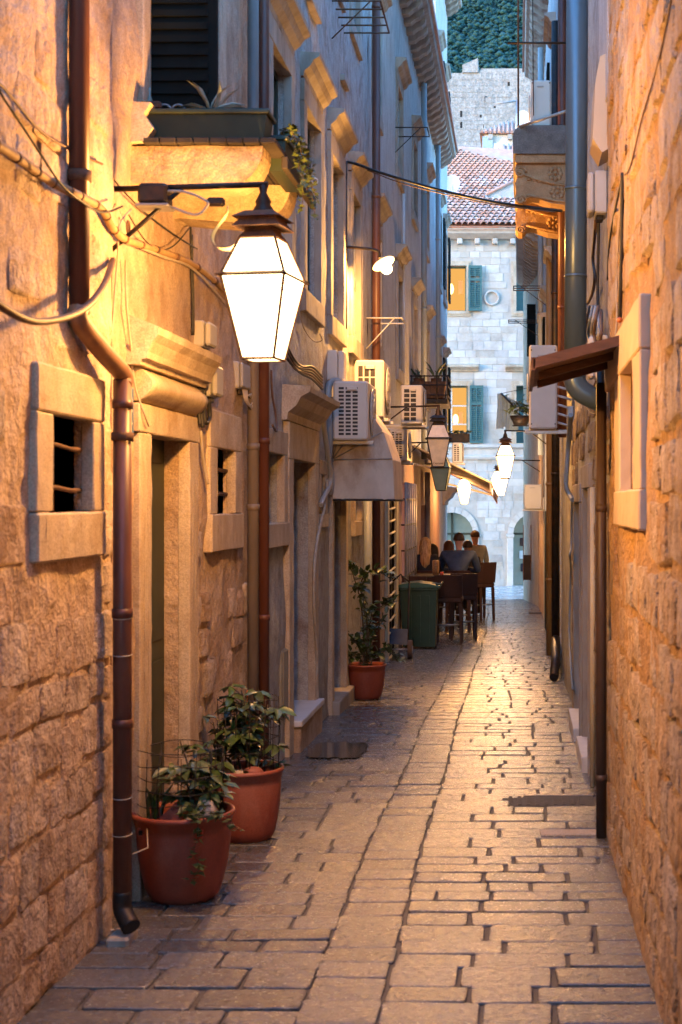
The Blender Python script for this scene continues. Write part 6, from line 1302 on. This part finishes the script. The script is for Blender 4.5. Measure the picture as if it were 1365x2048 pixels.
# ------------------------------------------------------------------ people
def skin(name, mat, parent, joints, edges, sub=2):
    names = list(joints); idx = {k: i for i, k in enumerate(names)}; off = wloc(parent)
    me = bpy.data.meshes.new(name); me.from_pydata([Vector(joints[k][:3]) - off for k in names], [(idx[a], idx[b_]) for a, b_ in edges], []); me.materials.append(mat)
    o = bpy.data.objects.new(name, me); COL.objects.link(o); o.parent = parent
    o.modifiers.new('skin', 'SKIN').use_smooth_shade = True
    for i, k in enumerate(names):
        d = joints[k]; sv = me.skin_vertices[0].data[i]; sv.radius = (d[3], d[4] if len(d) > 4 else d[3]); sv.use_root = (i == 0)
    m = o.modifiers.new('subdivision', 'SUBSURF'); m.levels = sub; m.render_levels = sub; WL[o.name] = off.copy(); return o
def hand(J, E, wrist, root, d, side, s=1.0):
    """palm and five fingers growing from a wrist joint; d: pointing direction"""
    d = Vector(d).normalized(); u = d.cross(Vector((0, 0, 1))).normalized() * side; w = Vector(wrist); pc = w + d * .05; J[root + 'palm'] = (*pc, .026, .018); E.append((root + 'wrist', root + 'palm'))
    for i, (off, ln) in enumerate(((-.028, .062), (-.010, .072), (.008, .068), (.025, .054))):
        b_ = w + d * .088 + u * off; t_ = b_ + d * ln * .6 + Vector((0, 0, -.012)); e = t_ + d * ln * .25 + Vector((0, 0, -.022))
        for k, q in (('a', b_), ('b', t_), ('c', e)): J[f'{root}f{i}{k}'] = (*q, .0085)
        E += [(root + 'palm', f'{root}f{i}a'), (f'{root}f{i}a', f'{root}f{i}b'), (f'{root}f{i}b', f'{root}f{i}c')]
    a = w + d * .03 - u * .03; b_ = a + d * .03 - u * .015 + Vector((0, 0, -.01)); J[root + 'ta'] = (*a, .011); J[root + 'tb'] = (*b_, .009); E += [(root + 'palm', root + 'ta'), (root + 'ta', root + 'tb')]
def person(label, x, y, hip, sit, face, top_m, leg_m, hair_m, hair='short', lean=.06, head_turn=0, tall=1.0, arms='table', broad=1.0):
    z0 = gz(y); t = thing('person', label, 'person', (x, y, z0)); ca, sa = math.cos(face), math.sin(face)
    def G(a, b_, c): return (x + a * ca - b_ * sa, y + a * sa + b_ * ca, z0 + c)
    k = tall; sh = hip + .50 * k; nk = sh + .06 * k; hd = nk + .15 * k
    J = {'pelvis': (*G(0, 0, hip), .13, .11), 'waist': (*G(0, lean * .4, hip + .2 * k), .12, .10), 'chest': (*G(0, lean, sh - .10), .15 * broad, .11), 'neckbase': (*G(0, lean * 1.2, sh + .02), .075, .07), 'neck': (*G(0, lean * 1.4, nk + .01), .052), 'head0': (*G(0, lean * 1.6, nk + .07), .070, .078), 'head1': (*G(0, lean * 1.6 + .01, hd), .082, .095), 'head2': (*G(0, lean * 1.6, hd + .07 * k), .06, .07)}
    E = [('pelvis', 'waist'), ('waist', 'chest'), ('chest', 'neckbase'), ('neckbase', 'neck'), ('neck', 'head0'), ('head0', 'head1'), ('head1', 'head2')]
    CJ = {n: J[n] for n in ('pelvis', 'waist', 'chest', 'neckbase')}; CE = [('pelvis', 'waist'), ('waist', 'chest'), ('chest', 'neckbase')]; LJ = {'pelvis': (*G(0, 0, hip - .01), .145, .125)}; LE = []
    for s, nm in ((-1, 'l'), (1, 'r')):
        J[nm + 'sho'] = (*G(s * .185 * k * broad, lean, sh - .03), .058 * broad)
        if arms == 'table': J[nm + 'elb'] = (*G(s * .25 * k * broad, lean + .10, sh - .29 * k), .044); J[nm + 'wrist'] = (*G(s * .13, lean + .34, sh - .27 * k), .028); hdir = (Vector(G(s * .05, 1, 0)) - Vector(G(0, 0, 0)))
        else: J[nm + 'elb'] = (*G(s * .235 * k, lean - .02, sh - .31 * k), .044); J[nm + 'wrist'] = (*G(s * .22, lean + .08, sh - .55 * k), .028); hdir = (Vector(G(0, .25, -1)) - Vector(G(0, 0, 0)))
        E += [('chest', nm + 'sho'), (nm + 'sho', nm + 'elb'), (nm + 'elb', nm + 'wrist')]; hand(J, E, J[nm + 'wrist'][:3], nm, hdir, s)
        CJ[nm + 'sho'] = J[nm + 'sho']; CJ[nm + 'elb'] = J[nm + 'elb']; w_ = Vector(J[nm + 'wrist'][:3]); CJ[nm + 'cuff'] = (*w_, .028); CE += [('chest', nm + 'sho'), (nm + 'sho', nm + 'elb'), (nm + 'elb', nm + 'cuff')]
        if sit: q = [(nm + 'hip', G(s * .09, .03, hip - .02), .085), (nm + 'knee', G(s * .11, .42, hip - .01), .062), (nm + 'ank', G(s * .10, .36, hip - .42), .042), (nm + 'toe', G(s * .11, .52, hip - .46), .034)]
        else: q = [(nm + 'hip', G(s * .09, 0, hip - .06), .088), (nm + 'knee', G(s * .10, .02 + .06 * s, hip * .52), .060), (nm + 'ank', G(s * .10, -.02 + .10 * s, .09), .042), (nm + 'toe', G(s * .11, .13 + .10 * s, .035), .034)]
        pv = 'pelvis'
        for n_, p_, r_ in q: J[n_] = (*p_, r_); E.append((pv, n_)); LJ[n_] = (*p_, r_ * 1.12); LE.append((pv, n_)); pv = n_
    BJ = {n: ((*v[:3], *[q * .72 for q in v[3:]]) if n in CJ and n != 'neckbase' else v) for n, v in J.items()}; BJ['neckbase'] = (*J['neckbase'][:3], .055, .052)
    skin('body', skin_m, t, BJ, E); CJ = {n: (*v[:3], *[r_ * 1.16 + .008 for r_ in v[3:]]) for n, v in CJ.items()}
    skin('jacket', top_m, t, CJ, CE); skin('trousers', leg_m, t, LJ, LE)
    c = Vector(G(0, lean * 1.6, hd)); fwd = Vector((-sa, ca, 0)); rt = Vector((ca, sa, 0))
    f_ = MB(); 
    for s in (-1, 1): f_.ball(c + fwd * .083 + rt * s * .032 + Vector((0, 0, .015)), .012, 6, 4)
    f_.build('eyes', hair_dark, t); e_ = MB()
    for s in (-1, 1): e_.ball(c + rt * s * .085, .03, 8, 5, (.4, .7, 1.1))
    e_.tube([c + fwd * .09 + Vector((0, 0, .01)), c + fwd * .112 + Vector((0, 0, -.025)), c + fwd * .092 + Vector((0, 0, -.03))], [.009, .014, .01], 6); e_.build('nose_and_ears', skin_m, t)
    MB().tube([c + fwd * .088 + rt * .022 + Vector((0, 0, -.055)), c + fwd * .094 + Vector((0, 0, -.055)), c + fwd * .088 - rt * .022 + Vector((0, 0, -.055))], .006, 5).build('mouth', M('lips', (.35, .12, .10), None, 10, .5, 0), t)
    m = MB(); vs = []; fs = []; n = 16; R_ = 9
    for i in range(R_):
        th = math.pi * .5 * (1 - i / (R_ - 1) * 1.0)
        for j in range(n):
            a = 2 * math.pi * j / n; dirv = (rt * math.cos(a) + fwd * math.sin(a)); front = max(0, math.sin(a)); el = math.pi / 2 - (math.pi / 2 + (.22 if hair != 'long' else .30) - front * 1.0) * i / (R_ - 1)
            vs.append(c + Vector((0, 0, .012)) + dirv * .098 * math.cos(el) * (1 + .06 * abs(math.sin(a))) + Vector((0, 0, .118 * math.sin(el))))
    for i in range(R_ - 1):
        for j in range(n): a = i * n + j; b_ = i * n + (j + 1) % n; fs.append((a, b_, b_ + n, a + n))
    m.add(vs, fs, True)
    if hair == 'long':
        vs = []; fs = []; q = 9; K = 10
        for i in range(K):
            u = i / (K - 1); zz = .06 - .50 * u
            for j in range(q):
                a = math.pi * (.98 + 1.04 * j / (q - 1)); wv = .010 * math.sin(j * 2.9 + i * .5)
                rad = .088 + .018 * math.sin(u * 3) - .012 * u; vs.append(c + rt * math.cos(a) * (rad + wv) + fwd * (math.sin(a) * (rad * (1 - .15 * u) + wv) - .095 * min(1, u * 1.7)) + Vector((0, 0, zz - .02 * math.sin(j * 1.7) * u)))
        for i in range(K - 1):
            for j in range(q - 1): a = i * q + j; fs.append((a, a + 1, a + q + 1, a + q))
        m.add(vs, fs, True); m.add([v + fwd * .02 for v in vs], fs, True)
    m.build('hair', hair_m, t); return t
person('woman with long straight blond hair in dark top seen from behind', wx(851, 24.1), 24.1, .80, True, .05, cloth_bk, cloth_bk, hair_blond, 'long', tall=.95)
person('man in navy jacket with short hair seated with his back turned', wx(916, 24.1), 24.1, .80, True, -.05, jacket_bl, cloth_bk, hair_dark, 'short', tall=1.06, lean=.14, broad=1.25)
person('diner in plum clothing beyond the blond woman', wx(868, 26.5), 26.6, .64, True, .35, cloth_plum, cloth_bk, hair_dark, 'long')
person('diner with reddish brown hair left of the man in navy', wx(899, 26.6), 26.7, .70, True, .2, cloth_bk, cloth_bk, hair_red, 'long', tall=1.0)
person('dark haired diner right of the man in navy', wx(938, 27.3), 27.4, .70, True, .3, cloth_bk, cloth_bk, hair_dark, 'short')
for (l_, x, y, f_) in (('wicker bar chair under the diner in plum', wx(868, 26.5), 26.65, .35), ('wicker bar chair under the red haired diner', wx(899, 26.6), 26.76, .2), ('wicker bar chair under the dark haired diner', wx(938, 27.3), 27.35, .3)): chair(l_, x, y, f_)
person('standing person in a pale grey jacket beyond the tables', wx(954, 29.2), 29.2, .90, False, .4, cloth_grey, cloth_bk, hair_dark, 'short', arms='down')
# chalk board and menu on the far right, litter
t = thing('display_board', 'dark display panel hung on the far corner house', 'board', (.1, 33.6, 0)); MB().box(.12, .30, 33.5, 33.55, ZZ(1160, 33.5), ZZ(1110, 33.5), .006).build('panel', cloth_bk, t); MB().box(.11, .13, 33.49, 33.56, ZZ(1162, 33.5), ZZ(1050, 33.5), .003).build('frame', rust, t); MB().box(.29, .31, 33.49, 33.56, ZZ(1162, 33.5), ZZ(1050, 33.5), .003).build('frame', rust, t)
for (px, py, l_, ln) in ((208, 1868, 'white paper scrap at the foot of the rubble wall', .07), (150, 1912, 'yellowish leaf lying by the rubble wall', .05), (105, 1952, 'crumpled wrapper by the rubble wall', .04)):
    Yg = F * 1.65 / (py - 1069); xg = wx(px, Yg); m = MB(); z_ = gz(Yg) + .008
    m.add([(xg - ln / 2, Yg, z_), (xg + ln / 2, Yg + .02, z_ + .004), (xg + ln / 2, Yg + .035, z_ + .002), (xg - ln / 2, Yg + .02, z_ + .006)], [(0, 1, 2, 3)]); m.add([(xg - ln / 2, Yg, z_ - .002), (xg + ln / 2, Yg + .02, z_ + .002), (xg + ln / 2, Yg + .035, z_), (xg - ln / 2, Yg + .02, z_ + .004)], [(3, 2, 1, 0)])
    tag(m.build('litter', litter_m if ln != .05 else ivy_m), l_, 'litter')
